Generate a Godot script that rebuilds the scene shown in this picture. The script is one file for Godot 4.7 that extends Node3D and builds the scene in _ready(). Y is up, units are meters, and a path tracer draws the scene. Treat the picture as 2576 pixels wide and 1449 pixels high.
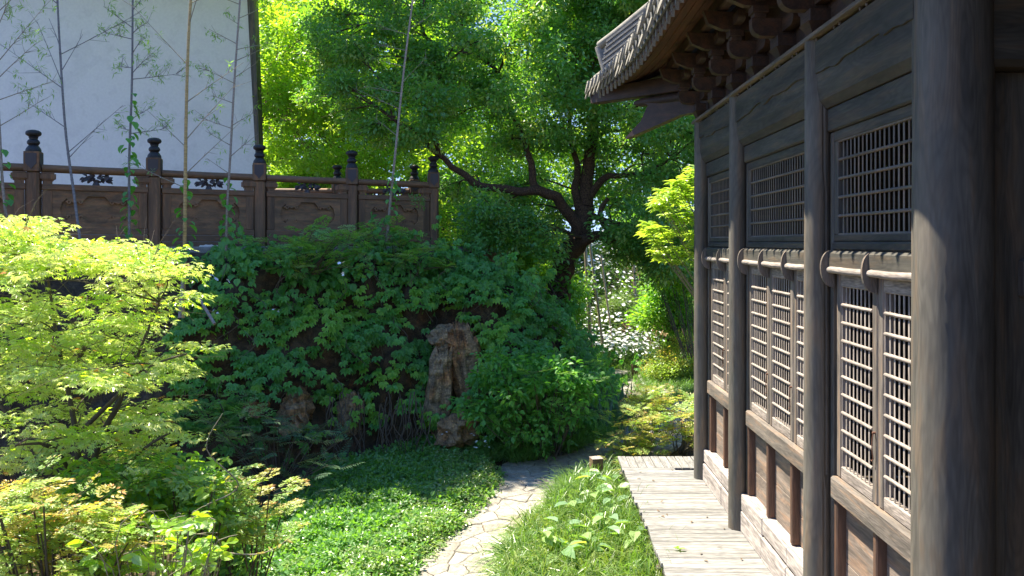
extends Node3D
# A garden seen from an upper gallery: timber hall and plank deck on one side, rockery under creeper, carved balustrade, white building and trees beyond.
# Metres, y up, eye 3.05 above the garden ground, looking along -z (the hall runs along z).

const EYE := 3.05
var rng := RandomNumberGenerator.new()
var taken := {}
var M := {}
var noise := FastNoiseLite.new()

class Buf:
	var v := PackedVector3Array()
	var n := PackedVector3Array()
	func tri(a: Vector3, b: Vector3, c: Vector3) -> void:
		var k := (b - a).cross(c - a).normalized()
		v.append(a); v.append(c); v.append(b)
		n.append(k); n.append(k); n.append(k)
	func trin(a: Vector3, b: Vector3, c: Vector3, na: Vector3, nb: Vector3, nc: Vector3) -> void:
		v.append(a); v.append(c); v.append(b)
		n.append(na); n.append(nc); n.append(nb)
	func quad(a: Vector3, b: Vector3, c: Vector3, d: Vector3) -> void:
		tri(a, b, c); tri(a, c, d)
	func face(p: Array, out: Vector3) -> void:
		var k: Vector3 = (p[1] - p[0]).cross(p[2] - p[0])
		for i in range(1, p.size() - 1):
			if k.dot(out) >= 0.0:
				tri(p[0], p[i], p[i + 1])
			else:
				tri(p[0], p[i + 1], p[i])
	func box(c: Vector3, s: Vector3, bev := 0.0, bas := Basis.IDENTITY) -> void:
		var h := s * 0.5
		bev = minf(bev, minf(h.x, minf(h.y, h.z)) * 0.9)
		var P := func(ax: int, sg: Vector3) -> Vector3:
			var q := Vector3(sg.x * (h.x - bev), sg.y * (h.y - bev), sg.z * (h.z - bev))
			q[ax] = sg[ax] * h[ax]
			return c + bas * q
		for ax in 3:
			var a1 := (ax + 1) % 3
			var a2 := (ax + 2) % 3
			for s0 in [-1.0, 1.0]:
				var pts := []
				for w in [Vector2(-1, -1), Vector2(1, -1), Vector2(1, 1), Vector2(-1, 1)]:
					var sg := Vector3.ZERO
					sg[ax] = s0; sg[a1] = w.x; sg[a2] = w.y
					pts.append(P.call(ax, sg))
				var o := Vector3.ZERO
				o[ax] = s0
				face(pts, bas * o)
				if bev > 0.0:
					for s1 in [-1.0, 1.0]:
						var e0 := Vector3.ZERO
						e0[ax] = s0; e0[a1] = s1; e0[a2] = -1.0
						var e1 := e0
						e1[a2] = 1.0
						var oo := Vector3.ZERO
						oo[ax] = s0; oo[a1] = s1
						face([P.call(ax, e0), P.call(ax, e1), P.call(a1, e1), P.call(a1, e0)], bas * oo)
		if bev > 0.0:
			for i in 8:
				var sg := Vector3(1 if i & 1 else -1, 1 if i & 2 else -1, 1 if i & 4 else -1)
				face([P.call(0, sg), P.call(1, sg), P.call(2, sg)], bas * sg)
	func tube(p: PackedVector3Array, r: PackedFloat32Array, sides := 8, caps := true) -> void:
		var t := (p[1] - p[0]).normalized()
		var u := t.cross(Vector3.UP if absf(t.y) < 0.9 else Vector3.RIGHT).normalized()
		var rings := []
		var norms := []
		for i in p.size():
			var d := (p[mini(i + 1, p.size() - 1)] - p[maxi(i - 1, 0)]).normalized()
			u = (u - d * u.dot(d)).normalized()
			var w := d.cross(u)
			var ring := PackedVector3Array()
			var nr := PackedVector3Array()
			for k in sides:
				var a := TAU * k / sides
				var o := u * cos(a) + w * sin(a)
				ring.append(p[i] + o * r[i])
				nr.append(o)
			rings.append(ring); norms.append(nr)
		for i in p.size() - 1:
			for k in sides:
				var j := (k + 1) % sides
				trin(rings[i][k], rings[i][j], rings[i + 1][j], norms[i][k], norms[i][j], norms[i + 1][j])
				trin(rings[i][k], rings[i + 1][j], rings[i + 1][k], norms[i][k], norms[i + 1][j], norms[i + 1][k])
		if caps:
			face(Array(rings[0]), p[0] - p[1])
			face(Array(rings[-1]), p[-1] - p[-2])
	func lathe(prof: Array, sides: int, at := Vector3.ZERO) -> void:
		for i in prof.size() - 1:
			var a: Vector2 = prof[i]
			var b: Vector2 = prof[i + 1]
			var s := Vector2(b.y - a.y, a.x - b.x).normalized()
			for k in sides:
				var c0 := Vector3(cos(TAU * k / sides), 0, sin(TAU * k / sides))
				var c1 := Vector3(cos(TAU * (k + 1) / sides), 0, sin(TAU * (k + 1) / sides))
				var n0 := c0 * s.x + Vector3.UP * s.y
				var n1 := c1 * s.x + Vector3.UP * s.y
				var p0 := at + c0 * a.x + Vector3.UP * a.y
				var p1 := at + c1 * a.x + Vector3.UP * a.y
				var p2 := at + c1 * b.x + Vector3.UP * b.y
				var p3 := at + c0 * b.x + Vector3.UP * b.y
				if a.x > 0.0:
					trin(p0, p2, p1, n0, n1, n1)
				if b.x > 0.0:
					trin(p0, p3, p2, n0, n0, n1)
	func extrude(poly: PackedVector2Array, depth: float, xf := Transform3D.IDENTITY) -> void:
		var id := Geometry2D.triangulate_polygon(poly)
		var h := depth * 0.5
		for i in range(0, id.size(), 3):
			var a := poly[id[i]]
			var b := poly[id[i + 1]]
			var c := poly[id[i + 2]]
			for s in [-1.0, 1.0]:
				face([xf * Vector3(a.x, a.y, s * h), xf * Vector3(b.x, b.y, s * h), xf * Vector3(c.x, c.y, s * h)], xf.basis * Vector3(0, 0, s))
		var ccw := not Geometry2D.is_polygon_clockwise(poly)
		for i in poly.size():
			var a := poly[i]
			var b := poly[(i + 1) % poly.size()]
			var o := Vector2(b.y - a.y, a.x - b.x) * (1.0 if ccw else -1.0)
			face([xf * Vector3(a.x, a.y, -h), xf * Vector3(b.x, b.y, -h), xf * Vector3(b.x, b.y, h), xf * Vector3(a.x, a.y, h)], xf.basis * Vector3(o.x, o.y, 0))
	func leaf(p: Vector3, d: Vector3, up: Vector3, l: float, w: float, fold := 0.15) -> void:
		var s := d.cross(up).normalized() * w * 0.5
		var u := s.cross(d).normalized() * w * fold
		var m := p + d * l * 0.45 + u
		var t := p + d * l
		tri(p, m - s, t); tri(p, t, m + s)
	func blade(p: Vector3, d: Vector3, up: Vector3, l: float, w: float, droop := 0.2, fold := 0.18) -> void:
		# an ovate leaf with a folded midrib and a tip that bends down
		var s := d.cross(up).normalized()
		var u := s.cross(d).normalized()
		var mid := [p]
		var lf := [p]
		var rt := [p]
		for k in [[0.22, 0.38], [0.5, 0.5], [0.78, 0.3]]:
			var c: Vector3 = p + d * l * k[0] - u * l * droop * k[0] * k[0]
			mid.append(c)
			lf.append(c - s * w * k[1] + u * w * fold)
			rt.append(c + s * w * k[1] + u * w * fold)
		var tip := p + d * l - u * l * droop
		mid.append(tip); lf.append(tip); rt.append(tip)
		for i in 4:
			if i == 0:
				tri(p, lf[1], mid[1]); tri(p, mid[1], rt[1])
			elif i == 3:
				tri(mid[3], lf[3], tip); tri(mid[3], tip, rt[3])
			else:
				quad(mid[i], lf[i], lf[i + 1], mid[i + 1]); quad(mid[i], mid[i + 1], rt[i + 1], rt[i])
	func star(p: Vector3, d: Vector3, up: Vector3, l: float) -> void:
		# a palmate leaf of seven pointed lobes
		var s := d.cross(up).normalized()
		var u := s.cross(d).normalized()
		for k in 7:
			var a := (k - 3) * 0.62
			var e := (d * cos(a) + s * sin(a)).normalized()
			var g := s * cos(a) - d * sin(a)
			var ll := l * (1.0 - 0.09 * absf(k - 3) - (0.25 if absi(k - 3) == 3 else 0.0))
			var m := p + e * ll * 0.5
			tri(p, m - g * l * 0.12, p + e * ll - u * l * 0.16); tri(p, p + e * ll - u * l * 0.16, m + g * l * 0.12)
	func mesh(m: Material = null) -> ArrayMesh:
		var a := []
		a.resize(Mesh.ARRAY_MAX)
		a[Mesh.ARRAY_VERTEX] = v
		a[Mesh.ARRAY_NORMAL] = n
		var r := ArrayMesh.new()
		r.add_surface_from_arrays(Mesh.PRIMITIVE_TRIANGLES, a)
		if m:
			r.surface_set_material(0, m)
		return r

func two(a: Buf, ma: Material, b: Buf, mb: Material) -> ArrayMesh:
	var r := a.mesh(ma)
	if b.v.size():
		var x := []
		x.resize(Mesh.ARRAY_MAX)
		x[Mesh.ARRAY_VERTEX] = b.v
		x[Mesh.ARRAY_NORMAL] = b.n
		r.add_surface_from_arrays(Mesh.PRIMITIVE_TRIANGLES, x)
		r.surface_set_material(1, mb)
	return r

func _ready() -> void:
	rng.seed = 7
	noise.seed = 11
	noise.noise_type = FastNoiseLite.TYPE_SIMPLEX_SMOOTH
	noise.frequency = 0.02
	var cam := Camera3D.new()
	cam.name = "camera"
	add_child(cam)
	cam.position = Vector3(0, EYE, 0)
	cam.projection = Camera3D.PROJECTION_FRUSTUM
	cam.near = 0.1
	cam.far = 400.0
	cam.size = 0.1 * 1449.0 / 2075.0
	cam.frustum_offset = Vector2(-42.0, -114.5) / 2075.0 * 0.1
	var sun := DirectionalLight3D.new()
	sun.name = "sun"
	add_child(sun)
	sun.look_at_from_position(Vector3(-10, 23.2, -6.3), Vector3.ZERO)
	sun.light_color = Color(1.0, 0.965, 0.89)
	sun.light_energy = 1.6
	sun.light_angular_distance = 0.5
	sun.shadow_enabled = true
	var we := WorldEnvironment.new()
	we.name = "world"
	add_child(we)
	var e := Environment.new()
	we.environment = e
	e.background_mode = Environment.BG_SKY
	var sm := ProceduralSkyMaterial.new()
	sm.sky_top_color = Color(.066, .155, .41).linear_to_srgb()
	sm.sky_horizon_color = Color(.27, .38, .57).linear_to_srgb()
	sm.sky_curve = 0.18
	sm.ground_bottom_color = Color(.06, .06, .04).linear_to_srgb()
	sm.ground_horizon_color = Color(.2, .24, .2).linear_to_srgb()
	sm.sun_angle_max = 20.0
	e.sky = Sky.new()
	e.sky.sky_material = sm
	e.tonemap_mode = Environment.TONE_MAPPER_LINEAR
	e.tonemap_exposure = 3.2
	e.sdfgi_enabled = true
	e.ssao_enabled = true
	e.ssil_enabled = true
	make_materials()
	build_ground()
	build_hall()
	build_deck()
	build_terrace()
	build_rocks()
	build_trees()
	build_bamboo()
	build_maple()
	build_shrubs()
	build_creeper()
	build_lowland()
	build_slope()

# ---- nodes
func numbered(called: String) -> String:
	var k: int = taken.get(called, 0)
	taken[called] = k + 1
	return called if k == 0 else "%s_%03d" % [called, k]

func tag(o: Node3D, label: String, category := "", group := "", kind := "") -> Node3D:
	if label: o.set_meta("label", label)
	if category: o.set_meta("category", category)
	if group: o.set_meta("group", group)
	if kind: o.set_meta("kind", kind)
	return o

func thing(called: String, label: String, category: String, at := Vector3.ZERO, group := "", turn := 0.0) -> Node3D:
	var o := Node3D.new()
	o.name = numbered(called)
	add_child(o)
	o.position = at
	o.rotation.y = turn
	return tag(o, label, category, group)

func part(parent: Node3D, called: String, mesh: Mesh, m: Material = null, xf := Transform3D.IDENTITY) -> MeshInstance3D:
	var o := MeshInstance3D.new()
	o.mesh = mesh
	if m: o.material_override = m
	o.transform = xf
	if parent == self:
		o.name = numbered(called)
		add_child(o)
	else:
		o.name = called
		parent.add_child(o, true)
	return o

func node(parent: Node3D, called: String, at := Vector3.ZERO) -> Node3D:
	var o := Node3D.new()
	o.name = called
	o.position = at
	parent.add_child(o, true)
	return o

func many(parent: Node3D, called: String, mesh: Mesh, where: Array, kind := "stuff") -> MultiMeshInstance3D:
	if where.is_empty():
		return null
	var mm := MultiMesh.new()
	mm.transform_format = MultiMesh.TRANSFORM_3D
	mm.mesh = mesh
	mm.instance_count = where.size()
	for i in where.size():
		mm.set_instance_transform(i, where[i])
	var o := MultiMeshInstance3D.new()
	o.multimesh = mm
	if parent == self:
		o.name = numbered(called)
		add_child(o)
	else:
		o.name = called
		parent.add_child(o, true)
	if kind: o.set_meta("kind", kind)
	return o

func spread(parent: Node3D, called: String, meshes: Array, where: Array) -> void:
	var lists := []
	for k in meshes: lists.append([])
	for i in where.size(): lists[rng.randi() % meshes.size()].append(where[i])
	for k in meshes.size(): many(parent, called, meshes[k], lists[k])

# ---- places: w() takes metres with heights from the eye and depths from it; spot() lays out a surveyed sight line (in the survey's units) at a depth
func w(x: float, y: float, d: float) -> Vector3:
	return Vector3(x, EYE + y, -d)

func spot(a: float, b: float, d: float) -> Vector3:
	return Vector3((a - 1330.0) * d / 2075.0, EYE + (610.0 - b) * d / 2075.0, -d)

func rf(a: float, b: float) -> float:
	return rng.randf_range(a, b)

func rdir() -> Vector3:
	var z := rf(-1, 1)
	var a := rf(0, TAU)
	var r := sqrt(1 - z * z)
	return Vector3(r * cos(a), z, r * sin(a))

func turned(at: Vector3, tilt := 0.3, lo := 0.8, hi := 1.25) -> Transform3D:
	var b := Basis(Vector3.UP, rf(0, TAU))
	b = Basis(Vector3(rf(-1, 1), 0, rf(-1, 1.001)).normalized(), rf(-tilt, tilt)) * b
	return Transform3D(b.scaled(Vector3.ONE * rf(lo, hi)), at)

func curve(p: Array, steps := 4) -> PackedVector3Array:
	var o := PackedVector3Array()
	for i in p.size() - 1:
		var a: Vector3 = p[maxi(i - 1, 0)]
		var b: Vector3 = p[i]
		var c: Vector3 = p[i + 1]
		var d: Vector3 = p[mini(i + 2, p.size() - 1)]
		for k in steps:
			o.append(b.cubic_interpolate(c, a, d, float(k) / steps))
	o.append(p[-1])
	return o

func taper(n: int, a: float, b: float, pw := 1.0) -> PackedFloat32Array:
	var r := PackedFloat32Array()
	for i in n: r.append(lerpf(a, b, pow(float(i) / (n - 1), pw)))
	return r

# ---- materials
func lin(r: float, g: float, b: float) -> Color:
	return Color(r, g, b).linear_to_srgb()

func mat(c: Color, rough := 0.8, tex: Texture2D = null, sc := Vector3.ONE, bump: Texture2D = null, depth := 0.0, spec := 0.5) -> StandardMaterial3D:
	var m := StandardMaterial3D.new()
	m.albedo_color = c
	m.roughness = rough
	m.metallic_specular = spec
	if tex:
		m.albedo_texture = tex
		m.uv1_triplanar = true
		m.uv1_world_triplanar = true
		m.uv1_scale = sc
	if bump:
		m.uv1_triplanar = true
		m.uv1_world_triplanar = true
		m.uv1_scale = sc
		m.heightmap_enabled = true
		m.heightmap_texture = bump
		m.heightmap_scale = depth
	return m

func leafm(refl: Color, trans: Color, rough := 0.42, spec := 0.5) -> StandardMaterial3D:
	# linear reflectance and transmittance of a leaf
	var k := maxf(trans.r, maxf(trans.g, trans.b))
	var m := StandardMaterial3D.new()
	m.albedo_color = Color(refl.r / (1 - k), refl.g / (1 - k), refl.b / (1 - k)).linear_to_srgb()
	m.roughness = rough
	m.metallic_specular = spec
	m.cull_mode = BaseMaterial3D.CULL_DISABLED
	m.backlight_enabled = true
	m.backlight = Color(trans.r * 2, trans.g * 2, trans.b * 2).linear_to_srgb()
	return m

func field(seed_: int, freq: float, oct: int) -> Image:
	var f := FastNoiseLite.new()
	f.seed = seed_
	f.noise_type = FastNoiseLite.TYPE_SIMPLEX_SMOOTH
	f.frequency = freq
	f.fractal_octaves = oct
	return f.get_seamless_image(512, 512)

func paint(fn: Callable) -> ImageTexture:
	var im := Image.create(512, 512, false, Image.FORMAT_RGB8)
	for y in 512:
		for x in 512:
			im.set_pixel(x, y, fn.call(x, y))
	return ImageTexture.create_from_image(im)

func make_materials() -> void:
	var big := field(3, 0.006, 3)
	var mid := field(5, 0.02, 4)
	var fine := field(9, 0.09, 3)
	# weathered timber: rings cut lengthwise (stretched by the mapping), grey patches and red-brown heartwood
	var wood := paint(func(x: int, y: int) -> Color:
		var a := big.get_pixel(x, y).r
		var b := mid.get_pixel(x, y).r
		var c := fine.get_pixel(x, y).r
		var ring := pow(0.5 + 0.5 * sin(a * 60.0 + b * 2.5), 3.0)
		var red := smoothstep(0.5, 0.75, b) * 0.7
		var g := 0.60 - 0.06 * ring * (0.3 + 1.4 * c) + 0.14 * (c - 0.5) + 0.22 * (b - 0.5) + 0.25 * (a - 0.5)
		return Color(clampf(g * (1.0 + 0.06 * red), 0.08, 1), clampf(g * (0.985 - 0.05 * red), 0.08, 1), clampf(g * (0.95 - 0.14 * red), 0.08, 1)))
	var worn := paint(func(x: int, y: int) -> Color:
		var a := big.get_pixel(x, y).r
		var b := mid.get_pixel(x, y).r
		var c := fine.get_pixel(x, y).r
		var ring := 0.5 + 0.5 * sin(a * 40.0 + b * 8.0)
		var g := 0.74 + 0.10 * ring + 0.30 * (c - 0.5) + 0.30 * (b - 0.5)
		return Color(clampf(g, 0.1, 1), clampf(g * 0.985, 0.1, 1), clampf(g * 0.96, 0.1, 1)))
	var rockt := paint(func(x: int, y: int) -> Color:
		var a := big.get_pixel(x, y).r
		var b := mid.get_pixel(x, y).r
		var c := fine.get_pixel(x, y).r
		var g := 0.62 + 0.6 * (b - 0.5) + 0.5 * (c - 0.5)
		var rust := smoothstep(0.5, 0.75, a)
		return Color(clampf(g * (1.0 + 0.08 * rust), 0.05, 1), clampf(g * (0.93 - 0.08 * rust), 0.05, 1), clampf(g * (0.84 - 0.2 * rust), 0.05, 1)))
	var paver := paint(func(x: int, y: int) -> Color:
		var a := big.get_pixel(x, y).r
		var b := mid.get_pixel(x, y).r
		var c := fine.get_pixel(x, y).r
		var g := 0.82 + 0.25 * (b - 0.5) + 0.3 * (c - 0.5) + 0.2 * (a - 0.5)
		return Color(clampf(g, 0.1, 1), clampf(g * 0.975, 0.1, 1), clampf(g * 0.93, 0.1, 1)))
	var plaster := paint(func(x: int, y: int) -> Color:
		var a := big.get_pixel(x, y).r
		var b := mid.get_pixel(x, y).r
		var c := fine.get_pixel(x, y).r
		var stain := smoothstep(0.62, 0.8, b) * 0.05 + smoothstep(0.6, 0.85, a) * 0.06
		var g := 0.94 + 0.04 * (c - 0.5) - stain * 0.45
		return Color(g, g * 0.995, g * 0.985))
	var soil := paint(func(x: int, y: int) -> Color:
		var b := mid.get_pixel(x, y).r
		var c := fine.get_pixel(x, y).r
		var g := 0.6 + 0.7 * (c - 0.5) + 0.5 * (b - 0.5)
		return Color(clampf(g, 0.05, 1), clampf(g * 0.86, 0.05, 1), clampf(g * 0.66, 0.05, 1)))
	var bark := paint(func(x: int, y: int) -> Color:
		var b := mid.get_pixel(x, y).r
		var c := fine.get_pixel(x, y).r
		var g := 0.5 + 0.5 * sin(b * 30.0) * 0.5 + 0.6 * (c - 0.5)
		return Color(clampf(g, 0.08, 1), clampf(g * 0.86, 0.06, 1), clampf(g * 0.74, 0.05, 1)))
	var fb := ImageTexture.create_from_image(fine)
	var mb := ImageTexture.create_from_image(mid)
	var up := Vector3(1.1, 0.13, 1.1)      # grain along y
	var along := Vector3(1.1, 1.1, 0.13)   # grain along z
	var across := Vector3(0.13, 1.1, 1.1)  # grain along x
	M.wood_up = mat(lin(0.36, 0.335, 0.295), 0.72, wood, up, mb, 0.35)
	M.wood_along = mat(lin(0.22, 0.205, 0.175), 0.72, wood, along, mb, 0.35)  # same timber as wood_up, with the shade under the eave put into its colour
	M.wood_across = mat(lin(0.22, 0.205, 0.175), 0.72, wood, across, mb, 0.35)  # shade-darkened like wood_along
	M.pale_up = mat(lin(0.48, 0.42, 0.38), 0.75, worn, up * 1.6, fb, 0.15)
	M.pale_along = mat(lin(0.46, 0.40, 0.36), 0.75, worn, along * 1.6, fb, 0.15)
	M.frame_up = mat(lin(0.52, 0.45, 0.40), 0.75, wood, up * 1.5, fb, 0.15)
	M.frame_along = mat(lin(0.52, 0.45, 0.40), 0.75, wood, along * 1.5, fb, 0.15)
	M.red_up = mat(lin(0.34, 0.19, 0.13), 0.7, wood, up * 1.4, fb, 0.12)
	M.panel = mat(lin(0.62, 0.50, 0.43), 0.75, wood, along * 1.2, fb, 0.12)
	M.sill = mat(lin(0.60, 0.54, 0.51), 0.8, worn, along, mb, 0.3)
	M.red_along = mat(lin(0.40, 0.19, 0.12), 0.65, wood, along * 1.3, fb, 0.1)
	M.bracket = mat(lin(0.21, 0.13, 0.10), 0.6, wood, along, fb, 0.1)
	M.deck = []
	for k in 4:
		var g := 0.31 + 0.03 * k
		M.deck.append(mat(lin(g, g * 0.995, g * 0.98), 0.8, worn, across * 1.5, fb, 0.12))
	M.deck_along = mat(lin(0.37, 0.365, 0.355), 0.8, worn, along * 1.5, fb, 0.12)
	M.inner = mat(lin(0.46, 0.36, 0.31), 0.8, wood, along, fb, 0.1)
	M.tile = mat(lin(0.36, 0.35, 0.325), 0.85, paver, Vector3.ONE * 1.5, fb, 0.3)
	M.tile_dark = mat(lin(0.25, 0.26, 0.28), 0.85, paver, Vector3.ONE * 2.0, fb, 0.3)
	M.plaster = mat(lin(0.87, 0.865, 0.85), 0.9, plaster, Vector3.ONE * 0.25, fb, 0.1)
	M.rail_up = mat(lin(0.56, 0.31, 0.155), 0.7, wood, up * 1.2, mb, 0.3)
	M.rail_across = mat(lin(0.56, 0.32, 0.165), 0.7, wood, across * 1.2, mb, 0.3)
	M.rail_panel = mat(lin(0.66, 0.38, 0.19), 0.75, wood, Vector3(0.5, 1.6, 0.5), mb, 0.3)
	M.finial = mat(lin(0.045, 0.05, 0.06), 0.55, rockt, Vector3.ONE * 3.0, fb, 0.2)
	M.carving = mat(lin(0.06, 0.045, 0.042), 0.6)
	M.stone = mat(lin(0.42, 0.40, 0.37), 0.85, paver, Vector3.ONE, mb, 0.4)
	M.rock = mat(lin(0.66, 0.50, 0.31), 0.9, rockt, Vector3.ONE * 0.55, mb, 4.0)
	M.rock_grey = mat(lin(0.64, 0.52, 0.35), 0.9, rockt, Vector3.ONE * 0.6, mb, 4.0)
	M.earth = mat(lin(0.16, 0.125, 0.075), 0.95, rockt, Vector3.ONE * 0.8, mb, 2.0)
	M.soil = mat(lin(0.15, 0.13, 0.07), 0.95, soil, Vector3.ONE * 0.7, fb, 0.6)
	M.mortar = mat(lin(0.46, 0.40, 0.34), 0.95, soil, Vector3.ONE * 2.0, fb, 0.4)
	M.paver = []
	for k in 4:
		M.paver.append(mat(lin([0.45, 0.40, 0.50, 0.43][k], [0.43, 0.375, 0.485, 0.41][k], [0.39, 0.33, 0.445, 0.37][k]), 0.8, paver, Vector3.ONE * (0.9 + 0.2 * k), mb, 0.5))
	M.bark = mat(lin(0.28, 0.22, 0.17), 0.95, bark, Vector3(1.4, 0.5, 1.4), mb, 1.5)
	M.twig = mat(lin(0.10, 0.075, 0.05), 0.9)
	M.twig_pale = mat(lin(0.26, 0.22, 0.15), 0.8)
	M.post = mat(lin(0.50, 0.34, 0.20), 0.8, wood, up * 1.3, fb, 0.15)
	M.bamboo = mat(lin(0.66, 0.46, 0.17), 0.5, worn, Vector3(1, 3, 1), null, 0.0)
	M.bamboo_grey = mat(lin(0.28, 0.265, 0.27), 0.55, worn, Vector3(1, 3, 1), null, 0.0)
	M.bamboo_pale = mat(lin(0.46, 0.38, 0.31), 0.55, worn, Vector3(1, 3, 1), null, 0.0)
	M.iron = mat(lin(0.16, 0.07, 0.04), 0.7)
	M.white = mat(lin(0.78, 0.78, 0.78), 0.7)
	M.yellow = mat(lin(0.6, 0.42, 0.03), 0.7)
	M.pink = mat(lin(0.6, 0.2, 0.3), 0.7)
	# leaves
	M.camphor = [leafm(Color(.055, .135, .04), Color(.075, .20, .014)), leafm(Color(.075, .165, .045), Color(.13, .28, .014)), leafm(Color(.13, .19, .05), Color(.24, .34, .02))]
	M.bright = [leafm(Color(.10, .18, .03), Color(.27, .43, .015)), leafm(Color(.12, .19, .03), Color(.34, .47, .02)), leafm(Color(.08, .15, .025), Color(.20, .36, .012))]
	M.far = [leafm(Color(.10, .17, .03), Color(.25, .40, .02)), leafm(Color(.12, .19, .035), Color(.31, .44, .03)), leafm(Color(.07, .14, .025), Color(.17, .32, .012))]
	M.maple = [leafm(Color(.27, .32, .10), Color(.32, .42, .06), .3, .6), leafm(Color(.20, .28, .045), Color(.34, .47, .02), .3, .6), leafm(Color(.30, .32, .11), Color(.36, .42, .08), .3, .6)]
	M.red_leaf = leafm(Color(.24, .07, .04), Color(.3, .07, .04))
	M.orange_leaf = leafm(Color(.28, .14, .04), Color(.36, .17, .03))
	M.gold_leaf = leafm(Color(.26, .22, .05), Color(.38, .32, .03))
	M.nandina = [leafm(Color(.17, .23, .055), Color(.27, .36, .03)), leafm(Color(.13, .20, .05), Color(.21, .32, .025)), leafm(Color(.22, .22, .06), Color(.31, .31, .04))]
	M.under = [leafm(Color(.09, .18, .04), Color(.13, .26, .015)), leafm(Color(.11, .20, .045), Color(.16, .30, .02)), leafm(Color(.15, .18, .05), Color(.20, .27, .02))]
	M.creeper = [leafm(Color(.06, .17, .03), Color(.06, .20, .01), .5), leafm(Color(.08, .21, .035), Color(.09, .25, .012), .5), leafm(Color(.13, .25, .03), Color(.15, .31, .015), .5)]
	M.mahonia = [leafm(Color(.05, .10, .045), Color(.03, .07, .015), .65, .3), leafm(Color(.065, .12, .05), Color(.04, .09, .02), .65, .3), leafm(Color(.10, .12, .04), Color(.06, .09, .02), .65, .3)]
	M.broad = [leafm(Color(.15, .25, .02), Color(.33, .46, .012), .42), leafm(Color(.12, .21, .025), Color(.28, .43, .012), .42), leafm(Color(.16, .23, .09), Color(.24, .38, .02), .36)]
	M.hosta = [leafm(Color(.14, .22, .12), Color(.15, .26, .03), .4), leafm(Color(.12, .20, .09), Color(.19, .32, .02), .4), leafm(Color(.18, .25, .10), Color(.24, .34, .03), .4)]
	M.cover = [leafm(Color(.07, .15, .035), Color(.12, .26, .015)), leafm(Color(.10, .18, .05), Color(.14, .26, .02), .3), leafm(Color(.15, .20, .08), Color(.16, .24, .03), .28)]
	M.grass = [leafm(Color(.07, .13, .03), Color(.08, .16, .012), .38), leafm(Color(.10, .16, .04), Color(.11, .20, .015), .33), leafm(Color(.14, .18, .05), Color(.15, .21, .02), .38)]
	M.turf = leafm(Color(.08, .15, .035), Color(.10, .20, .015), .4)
	M.yew = leafm(Color(.10, .13, .04), Color(.12, .18, .02))
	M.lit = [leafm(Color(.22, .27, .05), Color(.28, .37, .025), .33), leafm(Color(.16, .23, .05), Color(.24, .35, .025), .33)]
	M.iris = leafm(Color(.05, .10, .05), Color(.05, .10, .02))

# ---- the timber hall
func column_mesh(r0: float, r1: float, h: float, cracks: Array, seed_: int) -> ArrayMesh:
	var b := Buf.new()
	var sides := 48
	var rows := 36
	var grid := []
	for i in rows + 1:
		var y := h * i / rows
		var ring := []
		for k in sides:
			var a := TAU * k / sides
			var r := lerpf(r0, r1, float(i) / rows)
			r *= 1.0 + 0.018 * noise.get_noise_3d(cos(a) * 60 + seed_ * 31, y * 60, sin(a) * 60) + 0.012 * noise.get_noise_3d(cos(a) * 260, y * 110 + seed_ * 17, sin(a) * 260)
			for c in cracks:   # c: angle, from, to, drift, depth
				var ang: float = c[0] + c[3] * sin(y * 2.1 + c[0] * 5.0)
				if y > c[1] and y < c[2] and absf(wrapf(a - ang, -PI, PI)) < PI / sides * 1.01:
					r -= c[4] * r0 * minf(1.0, minf(y - c[1], c[2] - y) * 3.0)
			ring.append(Vector3(cos(a) * r, y, sin(a) * r))
		grid.append(ring)
	for i in rows:
		for k in sides:
			var j := (k + 1) % sides
			var n0 := Vector3(grid[i][k].x, 0, grid[i][k].z).normalized()
			var n1 := Vector3(grid[i][j].x, 0, grid[i][j].z).normalized()
			if (grid[i][k] as Vector3).distance_to(grid[i][j]) > TAU / sides * r0 * 1.25:
				b.quad(grid[i][k], grid[i + 1][k], grid[i + 1][j], grid[i][j])
			else:
				b.trin(grid[i][k], grid[i + 1][k], grid[i + 1][j], n0, n0, n1)
				b.trin(grid[i][k], grid[i + 1][j], grid[i][j], n0, n1, n1)
	b.face(grid[rows], Vector3.UP)
	b.face(grid[0], Vector3.DOWN)
	return b.mesh()

func box_mesh(s: Vector3, bev := 0.004) -> ArrayMesh:
	var b := Buf.new()
	b.box(Vector3.ZERO, s, bev)
	return b.mesh()

func bar(parent: Node3D, called: String, lo: Vector3, hi: Vector3, m: Material, bev := 0.004) -> MeshInstance3D:
	# a squared timber between two corners
	return part(parent, called, box_mesh(hi - lo, bev), m, Transform3D(Basis.IDENTITY, (lo + hi) * 0.5))

func zbar(parent: Node3D, called: String, x0: float, x1: float, y0: float, y1: float, d0: float, d1: float, m: Material, bev := 0.004) -> MeshInstance3D:
	return bar(parent, called, Vector3(x0, EYE + y0, -d1), Vector3(x1, EYE + y1, -d0), m, bev)

const FACE := 2.03

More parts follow.
